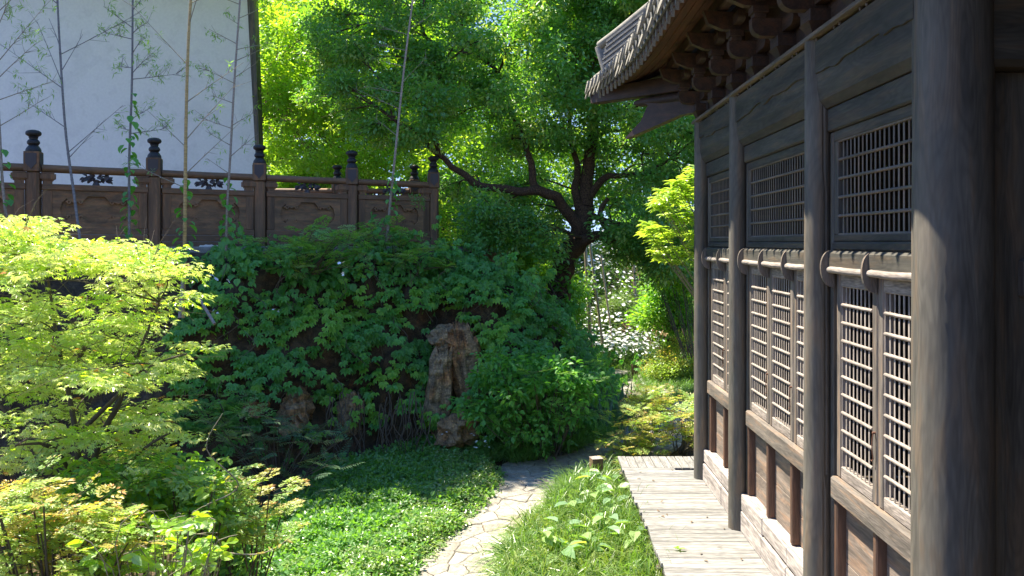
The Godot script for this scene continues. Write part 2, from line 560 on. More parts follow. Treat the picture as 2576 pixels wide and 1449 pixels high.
func lattice(parent: Node3D, y0: float, y1: float, d0: float, d1: float, rows: int, cols: int, pale: bool) -> void:
	var front := 2.006 if pale else 2.0
	var mu: Material = M.pale_up if pale else M.frame_up
	var ma: Material = M.pale_along if pale else M.frame_along
	var vb := box_mesh(Vector3(0.004, y1 - y0, 0.018), 0.001)
	for i in range(1, cols):
		var dd := lerpf(d0, d1, float(i) / cols)
		part(parent, "lattice_bar", vb, mu, Transform3D(Basis.IDENTITY, w(front + 0.008, (y0 + y1) * 0.5, dd)))
	var hb := Buf.new()
	var n := cols * 4
	var pp := PackedVector3Array()
	var rr := PackedFloat32Array()
	for i in n + 1:   # a rail slightly pinched where each upright crosses it
		pp.append(Vector3(0, 0, -(d1 - d0) * (float(i) / n - 0.5)))
		rr.append((0.0115 if pale else 0.0105) * (0.88 if i % 4 == 0 else 1.0))
	hb.tube(pp, rr, 8)
	var hm := hb.mesh()
	for i in rows + 1:
		if pale and (i == 0 or i == rows):
			continue
		part(parent, "lattice_rail", hm, ma, Transform3D(Basis.IDENTITY, w(front + 0.004, lerpf(y0, y1, float(i) / rows), (d0 + d1) * 0.5)))

func door_leaf(hall: Node3D, d0: float, d1: float) -> void:
	var leaf := node(hall, "door_leaf")
	var x0 := FACE - 0.028
	var x1 := FACE + 0.028
	zbar(leaf, "stile", x0, x1, -1.515, -0.185, d0 + 0.006, d0 + 0.075, M.frame_up, 0.008)
	zbar(leaf, "stile", x0, x1, -1.515, -0.185, d1 - 0.075, d1 - 0.006, M.frame_up, 0.008)
	zbar(leaf, "top_rail", x0 + 0.002, x1, -0.285, -0.187, d0 + 0.075, d1 - 0.075, M.pale_along, 0.006)
	zbar(leaf, "bottom_rail", x0 + 0.002, x1, -1.515, -1.435, d0 + 0.075, d1 - 0.075, M.pale_along, 0.006)
	zbar(leaf, "inner_bead", x0 + 0.008, x1, -1.435, -0.285, d0 + 0.0752, d0 + 0.084, M.pale_up, 0.002)
	zbar(leaf, "inner_bead", x0 + 0.008, x1, -1.435, -0.285, d1 - 0.084, d1 - 0.0752, M.pale_up, 0.002)
	lattice(leaf, -1.435, -0.285, d0 + 0.084, d1 - 0.084, 10, 8, true)
	# iron hook with its eye, hung on the near stile
	var b := Buf.new()
	var p := PackedVector3Array()
	for k in 9:
		p.append(w(x0 - 0.012 - 0.008 * sin(k * PI / 8), -1.10 - 0.15 * k / 8.0, d0 + 0.03))
	p.append(w(x0 - 0.018, -1.265, d0 + 0.035)); p.append(w(x0 - 0.02, -1.26, d0 + 0.045))
	b.tube(p, taper(p.size(), 0.0035, 0.003), 5)
	b.box(w(x0 - 0.008, -1.10, d0 + 0.03), Vector3(0.02, 0.012, 0.012), 0.002)
	part(leaf, "hook", b.mesh(), M.iron)

func holder_mesh() -> ArrayMesh:
	var p := PackedVector2Array()
	p.append(Vector2(0, 0.115))
	for k in 13:
		var a := PI * 0.5 - PI * 0.92 * k / 12.0
		p.append(Vector2(-0.088 * pow(maxf(cos(a), 0.0), 0.75), 0.11 * sin(a) - (0.02 if a < 0 else 0.0) * absf(sin(a))))
	p.append(Vector2(0, -0.135))
	var b := Buf.new()
	b.extrude(p, 0.013, Transform3D(Basis.IDENTITY, Vector3(0, 0, 0.0085)))
	b.extrude(p, 0.013, Transform3D(Basis.IDENTITY, Vector3(0.003, 0, -0.0085)))
	return b.mesh()

func bay(hall: Node3D, d0: float, d1: float, joints: Array, big_col: float, vis_front: float) -> void:
	# one bay between two columns: d0 the nearer end, d1 the farther, joints the edges of the door leaves from far to near
	var beam := Buf.new()
	var xs := [[1.955, 0.88], [1.915, 0.93], [1.90, 1.02], [1.90, 1.30], [2.15, 1.30], [2.15, 0.88]]
	var pl := PackedVector2Array()
	for q in xs: pl.append(Vector2(q[0], EYE + q[1]))
	beam.extrude(pl, d1 - d0, Transform3D(Basis.IDENTITY, Vector3(0, 0, -(d0 + d1) * 0.5)))
	part(hall, "tie_beam", beam.mesh(), M.wood_along)
	# a board split along the grain over the beam's upper half
	var fb := Buf.new()
	var fp := PackedVector2Array()
	fp.append(Vector2(-d1, EYE + 1.318)); fp.append(Vector2(-d0, EYE + 1.318))
	for k in 25:
		var z := lerpf(d0, d1, k / 24.0)
		fp.append(Vector2(-z, EYE + 1.135 + 0.035 * noise.get_noise_2d(z * 110, 5) + 0.02 * sin(z * 2.3) - 0.03 * fmod(z * 0.45, 1.0)))
	fb.extrude(fp, 0.016, Transform3D(Basis(Vector3(0, 0, 1), Vector3(0, 1, 0), Vector3(1, 0, 0)), Vector3(1.894, 0, 0)))
	part(hall, "beam_facing", fb.mesh(), M.wood_along)
	zbar(hall, "upper_rail", 1.965, 2.12, 0.725, 0.879, d0, d1, M.wood_along, 0.01)
	# window with its lattice
	var win := node(hall, "window")
	var f0: float = joints[-1] if joints[-1] > d0 else d0
	var f1: float = d1 - 0.05
	zbar(win, "frame", 1.99, 2.07, 0.655, 0.724, f0, f1, M.wood_along, 0.006)
	zbar(win, "frame", 1.99, 2.07, 0.006, 0.05, f0, f1, M.wood_along, 0.006)
	zbar(win, "frame", 1.992, 2.07, 0.05, 0.655, f1 - 0.06, f1, M.wood_up, 0.006)
	zbar(win, "frame", 1.992, 2.07, 0.05, 0.655, f0, f0 + 0.06, M.wood_up, 0.006)
	lattice(win, 0.05, 0.655, f0 + 0.06, f1 - 0.06, 5, int((f1 - f0 - 0.12) / 0.06), false)
	zbar(hall, "jamb", 1.985, 2.08, -2.286, 0.72, f1, d1, M.wood_up, 0.006)
	# rails between window and doors
	zbar(hall, "middle_rail", 1.975, 2.10, -0.052, 0.004, d0, d1 - 0.052, M.wood_along, 0.012)
	zbar(hall, "door_head", 1.945, 2.10, -0.184, -0.054, d0, d1 - 0.052, M.wood_along, 0.016)
	# doors, the low rail under them, wainscot and the sill log
	for i in joints.size() - 1:
		door_leaf(hall, joints[i + 1], joints[i])
	zbar(hall, "low_rail", 1.965, 2.10, -1.662, -1.517, d0, d1 - 0.052, M.frame_along, 0.012)
	for i in joints.size():
		var dd: float = joints[i] + (0.0 if i else -0.03)
		if dd > d0:
			zbar(hall, "wainscot_post", 1.985, 2.08, -2.287, -1.6625, dd - 0.026, dd + 0.026, M.red_up, 0.008)
		if i < joints.size() - 1:
			var e0: float = joints[i + 1]
			var cut := lerpf(-2.287, -1.664, 0.36 + 0.1 * (i % 2))
			zbar(hall, "wainscot_board", 2.045, 2.07, -2.287, cut - 0.001, e0, joints[i], M.panel, 0.003)
			zbar(hall, "wainscot_board", 2.046, 2.07, cut + 0.001, -1.664, e0, joints[i], M.panel, 0.003)
	var s0 := d0
	var si := 0
	while s0 < d1 - 0.01:
		var s1 := minf(s0 + rf(0.55, 0.8), d1)
		if d1 - s1 < 0.3: s1 = d1
		zbar(hall, "sill_block", 1.935 + 0.003 * (si % 2), 2.12, -2.43 + rf(-.01, .01), -2.2885 - 0.003 * (si % 2), s0 + 0.002, s1 - 0.002, M.sill, 0.008)
		zbar(hall, "sill_block", 1.93 - 0.003 * (si % 2), 2.12, -2.632, -2.443, s0 + 0.002, s1 - 0.002, M.sill, 0.008)
		si += 1
		s0 = s1
	# rods across the door heads, held by rounded boards
	var hm: ArrayMesh = holder_mesh()
	for i in joints.size():
		if joints[i] > vis_front:
			part(hall, "rod_holder", hm, M.frame_up, Transform3D(Basis.IDENTITY, w(1.995 if i else 1.985, -0.16, joints[i] - 0.0)))
	for i in joints.size() - 1:
		if joints[i] > vis_front:
			var b := Buf.new()
			var p := PackedVector3Array()
			for k in 9:
				p.append(w(1.945 + 0.002 * sin(k * 1.3), -0.178 + 0.002 * sin(k * 0.9 + i), lerpf(joints[i] + 0.03, joints[i + 1] + 0.02, k / 8.0)))
			var r := taper(9, 0.0215, 0.0225)
			r[0] = 0.012
			b.tube(p, r, 12)
			part(hall, "door_rod", b.mesh(), M.pale_along)

func eave_at(d: float) -> Vector2:
	# the eave line: straight along the hall, swept up and slightly in at the far corner
	var u := maxf(0.0, (d - 8.2) / 2.8)
	return Vector2(1.13 - 0.30 * pow(u, 1.7), 1.93 + 0.06 * pow(u, 2.0))

func bracket_set(hall: Node3D, d: float) -> void:
	var s := node(hall, "bracket_set", w(0, 0, d))
	var put := func(called: String, b: Buf) -> void:
		part(s, called, b.mesh(), M.bracket)
	# capital block: a square with hollowed, narrowing foot
	var b := Buf.new()
	b.box(Vector3(1.93, 1.50, 0), Vector3(0.17, 0.085, 0.19), 0.004)
	for k in 4:
		var t0 := k / 4.0
		var t1 := (k + 1) / 4.0
		var q := func(t: float) -> float: return 0.055 + 0.04 * pow(t, 1.8)
		var h0: float = q.call(t0)
		var h1: float = q.call(t1)
		var y0 := lerpf(1.372, 1.458, t0)
		var y1 := lerpf(1.372, 1.458, t1)
		for e in 4:
			var c0 := Vector3(1, 0, 0).rotated(Vector3.UP, e * PI / 2)
			var c1 := Vector3(0, 0, 1).rotated(Vector3.UP, e * PI / 2)
			var o := Vector3(1.93, 0, 0)
			b.face([o + (c0 + c1) * h0 + Vector3.UP * y0, o + (c0 - c1) * h0 + Vector3.UP * y0, o + (c0 - c1) * h1 + Vector3.UP * y1, o + (c0 + c1) * h1 + Vector3.UP * y1], c0)
	put.call("block", b)
	# arm reaching out from the wall, its end rounded up
	var arm := PackedVector2Array([Vector2(2.05, 1.68), Vector2(2.05, 1.545)])
	for k in 7:
		var a := -PI / 2 - (PI / 2) * k / 6.0
		arm.append(Vector2(1.755 + 0.085 * cos(a), 1.63 + 0.085 * sin(a)))
	arm.append(Vector2(1.67, 1.68))
	b = Buf.new()
	b.extrude(arm, 0.085)
	put.call("arm", b)
	# block on the arm's end
	b = Buf.new()
	b.box(Vector3(1.73, 1.745, 0), Vector3(0.12, 0.055, 0.13), 0.003)
	b.box(Vector3(1.73, 1.70, 0), Vector3(0.09, 0.035, 0.10), 0.003)
	put.call("block", b)
	# beak arm, cut at an angle
	b = Buf.new()
	b.extrude(PackedVector2Array([Vector2(2.05, 1.90), Vector2(2.05, 1.775), Vector2(1.62, 1.775), Vector2(1.50, 1.825), Vector2(1.455, 1.935), Vector2(1.52, 1.93)]), 0.075)
	put.call("arm", b)
	# arms along the wall, over the capital and over the outer block
	for q in [[1.93, 1.575, 0.30, 0.07, 0.10], [1.73, 1.805, 0.22, 0.065, 0.085]]:
		b = Buf.new()
		var hl: float = q[2]
		var y: float = q[1]
		var h: float = q[4]
		var pp := PackedVector2Array([Vector2(-hl, y + h), Vector2(-hl, y + h * 0.5)])
		for k in 5: pp.append(Vector2(-hl + 0.07 * (1 - cos(k * PI / 8)) * 1.0, y + h * 0.5 * (1 - sin(k * PI / 8))))
		for k in 5: pp.append(Vector2(hl - 0.07 * (1 - cos((4 - k) * PI / 8)), y + h * 0.5 * (1 - sin((4 - k) * PI / 8))))
		pp.append(Vector2(hl, y + h * 0.5)); pp.append(Vector2(hl, y + h))
		b.extrude(pp, q[3], Transform3D(Basis(Vector3(0, 0, 1), Vector3(0, 1, 0), Vector3(-1, 0, 0)), Vector3(q[0], 0, 0)))
		put.call("cross_arm", b)
	for e in [-0.24, 0.24]:
		b = Buf.new()
		b.box(Vector3(1.93, 1.715, e), Vector3(0.11, 0.05, 0.11), 0.003)
		put.call("block", b)

func build_hall() -> void:
	var hall := thing("timber_hall", "dark weathered timber hall with lattice doors and windows, round columns and tiled upswept eave", "building")
	# columns: far corner, two slender ones, and the stout one beside the viewer
	for c in [[1.93, 9.22, 0.083, 0.078, [[3.0, 0.4, 2.0, 0.05, 0.05], [2.2, 1.2, 3.6, 0.05, 0.04]]], [1.93, 7.61, 0.088, 0.078, [[2.6, 2.0, 2.6, 0.1, 0.08], [2.9, 0.2, 1.7, 0.04, 0.05], [2.1, 0.6, 3.2, 0.06, 0.05]]], [1.93, 5.51, 0.094, 0.082, [[1.35, 0.2, 3.7, 0.05, 0.16], [1.9, 0.0, 1.6, 0.04, 0.07]]]]:
		part(hall, "column", column_mesh(c[2], c[3], 3.97, c[4], int(c[1] * 10)), M.wood_up, Transform3D(Basis.IDENTITY, w(c[0], -2.63, c[1])))
	part(hall, "column", column_mesh(0.188, 0.178, 4.5, [[2.75, 0.0, 1.35, 0.02, 0.09], [2.5, 1.6, 4.0, 0.04, 0.03], [2.3, 0.3, 2.4, 0.03, 0.025], [2.05, 1.9, 3.4, 0.05, 0.025], [1.75, 0.4, 3.0, 0.04, 0.03], [2.95, 1.5, 2.6, 0.04, 0.025]], 3), M.wood_up, Transform3D(Basis.IDENTITY, w(2.07, -2.63, 4.03)))
	bay(hall, 7.69, 9.15, [9.06, 8.40, 7.76], 0.0, 7.7)
	bay(hall, 5.60, 7.53, [7.50, 6.87, 6.245, 5.62], 0.0, 5.7)
	bay(hall, 4.05, 5.43, [5.37, 4.735, 4.11], 0.0, 4.4)
	# the open porch toward the viewer: its return wall, beam, ceiling and back wall
	for k in 8:
		bar(hall, "wall_board", Vector3(2.08 + .27 * k, EYE - 2.63, -4.12 - .004 * (k % 2)), Vector3(2.348 + .27 * k, EYE + .84, -4.06 - .004 * (k % 2)), M.wood_up, 0.004)
	bar(hall, "tie_beam", Vector3(2.1, EYE + .842, -4.14), Vector3(4.3, EYE + 1.32, -3.92), M.wood_across, 0.03)
	bar(hall, "wall_peg", Vector3(2.40, EYE - .27, -4.055), Vector3(2.50, EYE - .08, -3.99), M.frame_up, .012)
	bar(hall, "back_wall", Vector3(4.22, EYE - 2.63, -4.0), Vector3(4.3, EYE + 1.38, 1.2), M.wood_along)
	bar(hall, "ceiling", Vector3(1.9, EYE + 1.39, -4.06), Vector3(4.3, EYE + 1.43, 1.2), M.wood_along)
	bar(hall, "added_side_wall", Vector3(1.35, EYE - 2.63, -1.30), Vector3(4.3, EYE + 1.39, -1.20), M.wood_across)  # unseen wing wall, added to keep sky light off the stout column and porch
	bar(hall, "floor", Vector3(2.12, EYE - 2.75, -4.05), Vector3(4.3, EYE - 2.64, 1.2), M.wood_along)
	# top plate with pegs under it
	zbar(hall, "top_plate", 1.845, 2.10, 1.340, 1.370, 0.0, 9.36, M.frame_along, 0.004)
	var peg := Buf.new()
	for k in 26:
		peg.box(w(1.885, 1.329, 4.2 + (k / 2) * 0.40 + (k % 2) * 0.09), Vector3(0.012, 0.02, 0.012), 0.002)
	part(hall, "peg_row", peg.mesh(), M.frame_along).set_meta("kind", "stuff")
	for d in [4.10, 4.81, 5.51, 6.21, 6.91, 7.61, 8.41, 9.20]:
		bracket_set(hall, d)
	# beams over the brackets and behind them
	zbar(hall, "eave_purlin", 1.58, 1.67, 1.94, 2.06, 0.6, 9.45, M.bracket, 0.012)
	zbar(hall, "wall_purlin", 1.86, 2.02, 1.98, 2.14, 0.6, 9.45, M.bracket, 0.02)
	zbar(hall, "wall_board", 1.985, 2.03, 1.371, 2.0, 0.6, 9.3, M.bracket, 0.003)
	# soffit boards, following the swept eave
	for k in 9:
		var b := Buf.new()
		var t0 := k / 9.0
		var t1 := (k + 0.97) / 9.0
		var at := func(t: float, d: float, up: float) -> Vector3:
			var e := eave_at(d)
			var iy := lerpf(e.y - 0.045, 2.08 + (e.y - 1.93) * 0.5, t) + up
			return w(lerpf(e.x + 0.03, 1.64, t), iy + 0.006 * (k % 2), d)
		for i in 32:
			var a := 1.0 + i * 9.75 / 32
			var c := a + 9.75 / 32
			b.quad(at.call(t0, a, 0), at.call(t0, c, 0), at.call(t1, c, 0), at.call(t1, a, 0))
			b.quad(at.call(t0, a, 0.02), at.call(t1, a, 0.02), at.call(t1, c, 0.02), at.call(t0, c, 0.02))
			b.quad(at.call(t0, a, 0), at.call(t0, a, 0.02), at.call(t0, c, 0.02), at.call(t0, c, 0))
			b.quad(at.call(t1, a, 0), at.call(t1, c, 0), at.call(t1, c, 0.02), at.call(t1, a, 0.02))
		part(hall, "soffit_board", b.mesh(), M.red_along)
	# roof: side slope up to the ridge and the hipped end
	var rb := Buf.new()
	var top := func(d: float, s: float, up: float) -> Vector3:
		var e := eave_at(d)
		var reach := minf(4.2, maxf(0.02, (11.0 - d) * 1.05 + 0.02))
		return w(e.x + reach * s, e.y + lerpf(0.13, 0.06, clampf((d - 8.2) / 2.8, 0, 1)) + up + 0.36 * reach * s + 0.05 * reach * reach * s * s, d)
	for i in 40:
		var a := 0.6 + i * 10.4 / 40
		var c := a + 10.4 / 40
		for j in 6:
			for up in [0.0, 0.09]:
				rb.quad(top.call(a, j / 6.0, up), top.call(c, j / 6.0, up), top.call(c, (j + 1) / 6.0, up), top.call(a, (j + 1) / 6.0, up))
		rb.quad(top.call(a, 0, 0), top.call(a, 0, 0.09), top.call(c, 0, 0.09), top.call(c, 0, 0))
	for i in 12:   # hipped end, falling away from the hall
		var a := 7.0 + i * 4.0 / 12
		var c := a + 4.0 / 12
		var r0: Vector3 = top.call(a, 1.0, 0.09)
		var r1: Vector3 = top.call(c, 1.0, 0.09)
		rb.quad(r0, r1, Vector3(r1.x, EYE + 1.95, -10.95), Vector3(r0.x, EYE + 1.95, -10.95))
	rb.quad(w(0.88, 1.99, 10.97), w(5.6, 1.90, 10.9), w(5.6, 1.99, 9.3), w(1.9, 1.99, 9.3))
	part(hall, "roof", rb.mesh(), M.tile_dark)
	# eave tiles
	var tongue := Buf.new()
	var tp := PackedVector2Array([Vector2(-0.052, 0.055), Vector2(-0.055, 0.0), Vector2(-0.044, -0.05), Vector2(-0.018, -0.1), Vector2(0, -0.115), Vector2(0.018, -0.1), Vector2(0.044, -0.05), Vector2(0.055, 0.0), Vector2(0.052, 0.055)])
	tongue.extrude(tp, 0.022)
	var tm := tongue.mesh()
	var tooth := Buf.new()
	tooth.extrude(PackedVector2Array([Vector2(-0.02, 0.05), Vector2(-0.018, -0.04), Vector2(0, -0.095), Vector2(0.018, -0.04), Vector2(0.02, 0.05)]), 0.03)
	var om := tooth.mesh()
	var d := 4.6
	while d < 11.1:
		var e := eave_at(d)
		var e2 := eave_at(d + 0.09)
		var lift := lerpf(1.0, 0.55, clampf((d - 8.2) / 2.8, 0, 1))
		var yaw := Basis(Vector3(0, 0, 1), Vector3(0, 1, 0), Vector3(-1, 0, 0)).rotated(Vector3.UP, rf(-.14, .14)).rotated(Vector3.RIGHT, rf(-.07, .07))
		part(hall, "cover_tile_end", tm, M.tile, Transform3D(yaw.rotated(Vector3(0, 0, 1), -0.22) * Basis.from_scale(Vector3(1, 1.05, 1)), w(e.x - 0.045, e.y + 0.2 * lift + rf(-.006, .006), d)))
		part(hall, "drip_tile", tm, M.tile, Transform3D(yaw.rotated(Vector3(0, 0, 1), -0.3) * Basis.from_scale(Vector3(1, 1.1, 1)), w(e2.x - 0.012, e2.y + 0.095 * lift + rf(-.006, .006), d + 0.09)))
		part(hall, "rafter_end", om, M.tile, Transform3D(yaw * Basis.from_scale(Vector3(1, 1.15, 1)), w(e2.x + 0.03, e2.y - 0.005, d + 0.045)))
		var cb := Buf.new()
		var p0 := w(e.x - 0.04, e.y + 0.2 * lift - 0.01, d)
		cb.tube(PackedVector3Array([p0, p0 + Vector3(0.25, 0.10, 0), p0 + Vector3(0.5, 0.21, 0)]), PackedFloat32Array([0.05, 0.055, 0.055]), 10)
		part(hall, "cover_tile", cb.mesh(), M.tile)
		d += 0.2
	# a board added behind the eave tiles to give the eave an unbroken shadow
	var eb := Buf.new()
	for i in 40:
		var a := 0.6 + i * 10.45 / 40
		var c := a + 10.45 / 40
		var la := lerpf(1.0, 0.55, clampf((a - 8.2) / 2.8, 0, 1))
		var lc := lerpf(1.0, 0.55, clampf((c - 8.2) / 2.8, 0, 1))
		var ea := eave_at(a)
		var ec := eave_at(c)
		for g in [0.0, 0.02]:
			eb.quad(w(ea.x - 0.01 + g, ea.y + 0.0, a), w(ec.x - 0.01 + g, ec.y + 0.0, c), w(ec.x - 0.03 + g, ec.y + 0.25 * lc, c), w(ea.x - 0.03 + g, ea.y + 0.25 * la, a))
		eb.quad(w(ea.x - 0.03, ea.y + 0.25 * la, a), w(ec.x - 0.03, ec.y + 0.25 * lc, c), w(ec.x - 0.01, ec.y + 0.25 * lc, c), w(ea.x - 0.01, ea.y + 0.25 * la, a))
		eb.quad(w(ea.x - 0.01, ea.y, a), w(ec.x - 0.01, ec.y, c), w(ec.x + 0.01, ec.y, c), w(ea.x + 0.01, ea.y, a))
	part(hall, "added_eave_board", eb.mesh(), M.tile_dark)
	# hip ridge: layered tiles, round caps
	var h0 := w(0.95, 2.20, 10.95)
	var hd := Vector3(0.62, 0.36, 0.70)
	for i in 11:
		var b := Buf.new()
		var in0 := 0.012 * i
		var bs := Basis.looking_at(hd.normalized(), Vector3.UP)
		b.box(h0 + hd * (0.55 + in0) + Vector3.UP * (0.018 + 0.033 * i), Vector3(0.17 - 0.02 * (i % 2), 0.024, 0.95), 0.003, bs)
		part(hall, "ridge_tile", b.mesh(), M.tile_dark)
	var cap := Buf.new()
	cap.tube(curve([h0 + Vector3.UP * 0.42 - hd * 0.02, h0 + Vector3.UP * 0.415 + hd * 0.06, h0 + Vector3.UP * 0.41 + hd * 0.4, h0 + Vector3.UP * 0.43 + hd * 1.2]), taper(13, 0.05, 0.062, 0.3), 12)
	part(hall, "ridge_cap", cap.mesh(), M.tile)
	cap = Buf.new()
	cap.tube(curve([h0 + Vector3(-0.06, -0.03, -0.06), h0 + Vector3(-0.02, -0.01, -0.02), h0 + hd * 0.3, h0 + hd * 0.8]), taper(13, 0.045, 0.066, 0.3), 12)
	part(hall, "ridge_cap", cap.mesh(), M.tile)
	var endp := Buf.new()
	endp.box(h0 + hd * 0.07 + Vector3.UP * 0.19, Vector3(0.19, 0.36, 0.05), 0.012, Basis.looking_at(hd.normalized(), Vector3.UP))
	part(hall, "ridge_end", endp.mesh(), M.tile)
	# hip rafter under the corner, and the corner's beak
	var hr := Buf.new()
	var ra := w(0.88, 1.93, 10.95)
	var rz := w(2.05, 1.80, 9.05)
	hr.box((ra + rz) * 0.5, Vector3(0.15, 0.19, ra.distance_to(rz)), 0.01, Basis.looking_at((ra - rz).normalized(), Vector3.UP))
	part(hall, "hip_rafter", hr.mesh(), M.bracket)
	var sf := Buf.new()
	ra = w(1.32, 1.72, 10.2)
	rz = w(2.0, 1.66, 9.15)
	sf.tube(PackedVector3Array([ra, ra.lerp(rz, 0.1), rz]), PackedFloat32Array([0.03, 0.055, 0.06]), 8)
	part(hall, "corner_rafter", sf.mesh(), M.bracket)
	var bk := Buf.new()
	var q := Vector3(-0.75, 0, -0.66).normalized()
	bk.extrude(PackedVector2Array([Vector2(-0.1, 1.60), Vector2(-0.1, 1.46), Vector2(0.25, 1.44), Vector2(0.98, 1.235), Vector2(1.0, 1.245), Vector2(0.78, 1.42), Vector2(0.68, 1.60), Vector2(0.72, 1.63), Vector2(0.5, 1.60)]), 0.10, Transform3D(Basis(q, Vector3.UP, q.cross(Vector3.UP)), w(1.93, 0, 9.2)))
	part(hall, "corner_beak", bk.mesh(), M.bracket)
	# the closed room behind the lattices
	bar(hall, "back_wall", w(5.4, -2.63, 9.28), w(5.5, 4.0, 4.2), M.inner)
	bar(hall, "end_wall", w(1.99, -2.63, 9.36), w(5.5, 2.0, 9.29), M.wood_across)
	bar(hall, "end_wall", w(2.09, -2.63, 4.2), w(5.39, 1.35, 4.15), M.inner)
	bar(hall, "floor", w(2.125, -2.70, 9.27), w(5.39, -2.64, 4.21), M.inner)
	bar(hall, "ceiling", w(2.11, 1.375, 9.27), w(5.39, 1.40, 4.21), M.inner)

func build_deck() -> void:
	var deck := thing("plank_deck", "sun-bleached grey plank deck along the foot of the timber hall", "deck")
	var d := 3.6
	while d < 9.5:
		var pw: float = [0.095, 0.1, 0.088, 0.105][rng.randi() % 4]
		var gap: float = [0.003, 0.005, 0.009, 0.003][rng.randi() % 4]
		var b := Buf.new()
		b.box(Vector3.ZERO, Vector3(1.02 + rf(-.03, .03), 0.035, pw - gap), 0.004)
		part(deck, "plank", b.mesh(), M.deck[rng.randi() % 4], Transform3D(Basis(Vector3.UP, rf(-.004, .004)), w(1.60, -2.648 + rf(-.002, .002), d + pw * 0.5)))
		d += pw
	var z1 := d
	var x := 1.09
	zbar(deck, "plank", 1.085, 1.70, -2.664, -2.630, z1 + 0.004, z1 + 0.09, M.deck[1])
	while x < 3.4:
		zbar(deck, "plank", x + 0.004, x + 0.096, -2.666 + rf(-.002, .002), -2.631 + rf(-.002, .002), z1 + 0.1, z1 + 0.62, M.deck_along)
		x += 0.1
	zbar(deck, "edge_beam", 1.125, 1.175, -2.78, -2.668, 3.6, z1 + 0.55, M.wood_along, 0.004)
	zbar(deck, "edge_beam", 1.18, 3.4, -2.78, -2.668, z1 + 0.5, z1 + 0.56, M.wood_across, 0.004)
	for dd in [4.2, 5.2, 6.15, 7.1, 8.0, 9.0, z1 + 0.45]:
		zbar(deck, "deck_post", 1.10, 1.18, -3.10, -2.782, dd - 0.05, dd + 0.05, M.wood_up, 0.006)
	# a fallen sprig on the planks
	var s := thing("fallen_sprig", "small green sprig of leaves fallen on the deck planks", "sprig", w(1.27, -2.625, 7.05))
	var b := Buf.new()
	for k in 4:
		b.blade(Vector3(rf(-.02, .02), 0.01, rf(-.02, .02)), Vector3(cos(k * 1.7), 0.35, sin(k * 1.7)).normalized(), Vector3.UP, 0.05, 0.03, 0.2)
	part(s, "leaf", b.mesh(), M.broad[1])
	var st := Buf.new()
	st.tube(PackedVector3Array([Vector3(-.02, .008, 0), Vector3(.03, .006, .01), Vector3(.08, .006, 0)]), taper(3, .002, .0015), 5)
	part(s, "stem", st.mesh(), M.twig)
	# squared wooden stumps beside the path
	for q in [[1500.0, 10.05, 0.135, 0.42, "short squared wooden post beside the near end of the deck", 0.25], [1597.0, 18.6, 0.13, 0.36, "small dark squared post on the grassy verge of the far path", 0.1]]:
		var pos := spot(q[0], 0, q[1])
		pos.y = 0.0
		var po := thing("path_post", q[4], "post", pos, "squared posts beside the path", q[5])
		var pb := Buf.new()
		pb.box(Vector3(0, q[3] * 0.5, 0), Vector3(q[2], q[3], q[2]), 0.006)
		part(po, "shaft", pb.mesh(), M.post)
		pb = Buf.new()
		pb.box(Vector3(0, q[3] + 0.006, 0), Vector3(q[2] + 0.004, 0.01, q[2] + 0.004), 0.003)
		part(po, "cap", pb.mesh(), M.pale_along)

# ---- balustrades, terrace edge, white building
func finial_mesh() -> ArrayMesh:
	var b := Buf.new()
	b.lathe([Vector2(0.0, 0), Vector2(.098, 0), Vector2(.098, .022), Vector2(.09, .045), Vector2(.07, .075), Vector2(.058, .088), Vector2(.066, .097), Vector2(.08, .115), Vector2(.08, .14), Vector2(.066, .162), Vector2(.052, .172), Vector2(.055, .19), Vector2(.062, .197), Vector2(.056, .206), Vector2(.07, .216), Vector2(.094, .232), Vector2(.1, .255), Vector2(.094, .277), Vector2(.07, .294), Vector2(.03, .304), Vector2(0.0, .306)], 24)
	return b.mesh()

func cloud_mesh() -> ArrayMesh:
	# the carved cluster that props the handrail: a stem with a head of ragged leaves
	var b := Buf.new()
	b.lathe([Vector2(.05, 0), Vector2(.045, .02), Vector2(.032, .05), Vector2(.04, .08), Vector2(0, .09)], 10)
	var r := RandomNumberGenerator.new()
	r.seed = 41
	for k in 60:
		var x := r.randf_range(-.16, .16)
		var y := .075 + r.randf_range(0, .075) - absf(x) * .15
		var p := Vector3(x, y, r.randf_range(-.05, .05))
		b.blade(p, Vector3(signf(x) * r.randf_range(.2, 1), r.randf_range(-.8, .5), r.randf_range(-.7, .7)).normalized(), Vector3(r.randf_range(-.4, .4), .6, 1).normalized(), r.randf_range(.05, .09), r.randf_range(.035, .06), .35)
	return b.mesh()

func panel_half(sgn: float, hw: float, hh: float) -> PackedVector2Array:
	var p := PackedVector2Array([Vector2(-hw, 0)])
	for q in [[-.5, 0], [-.475, .085], [-.41, .135], [-.345, .10], [-.30, .075], [-.25, .105], [-.20, .10], [-.165, .125], [-.12, .17], [.12, .17], [.165, .125], [.20, .10], [.25, .105], [.30, .075], [.345, .10], [.41, .135], [.475, .085], [.5, 0]]:
		p.append(Vector2(q[0] * hw / 0.60, q[1] * hh / 0.235 * sgn))
	p.append(Vector2(hw, 0)); p.append(Vector2(hw, hh * sgn)); p.append(Vector2(-hw, hh * sgn))
	return p

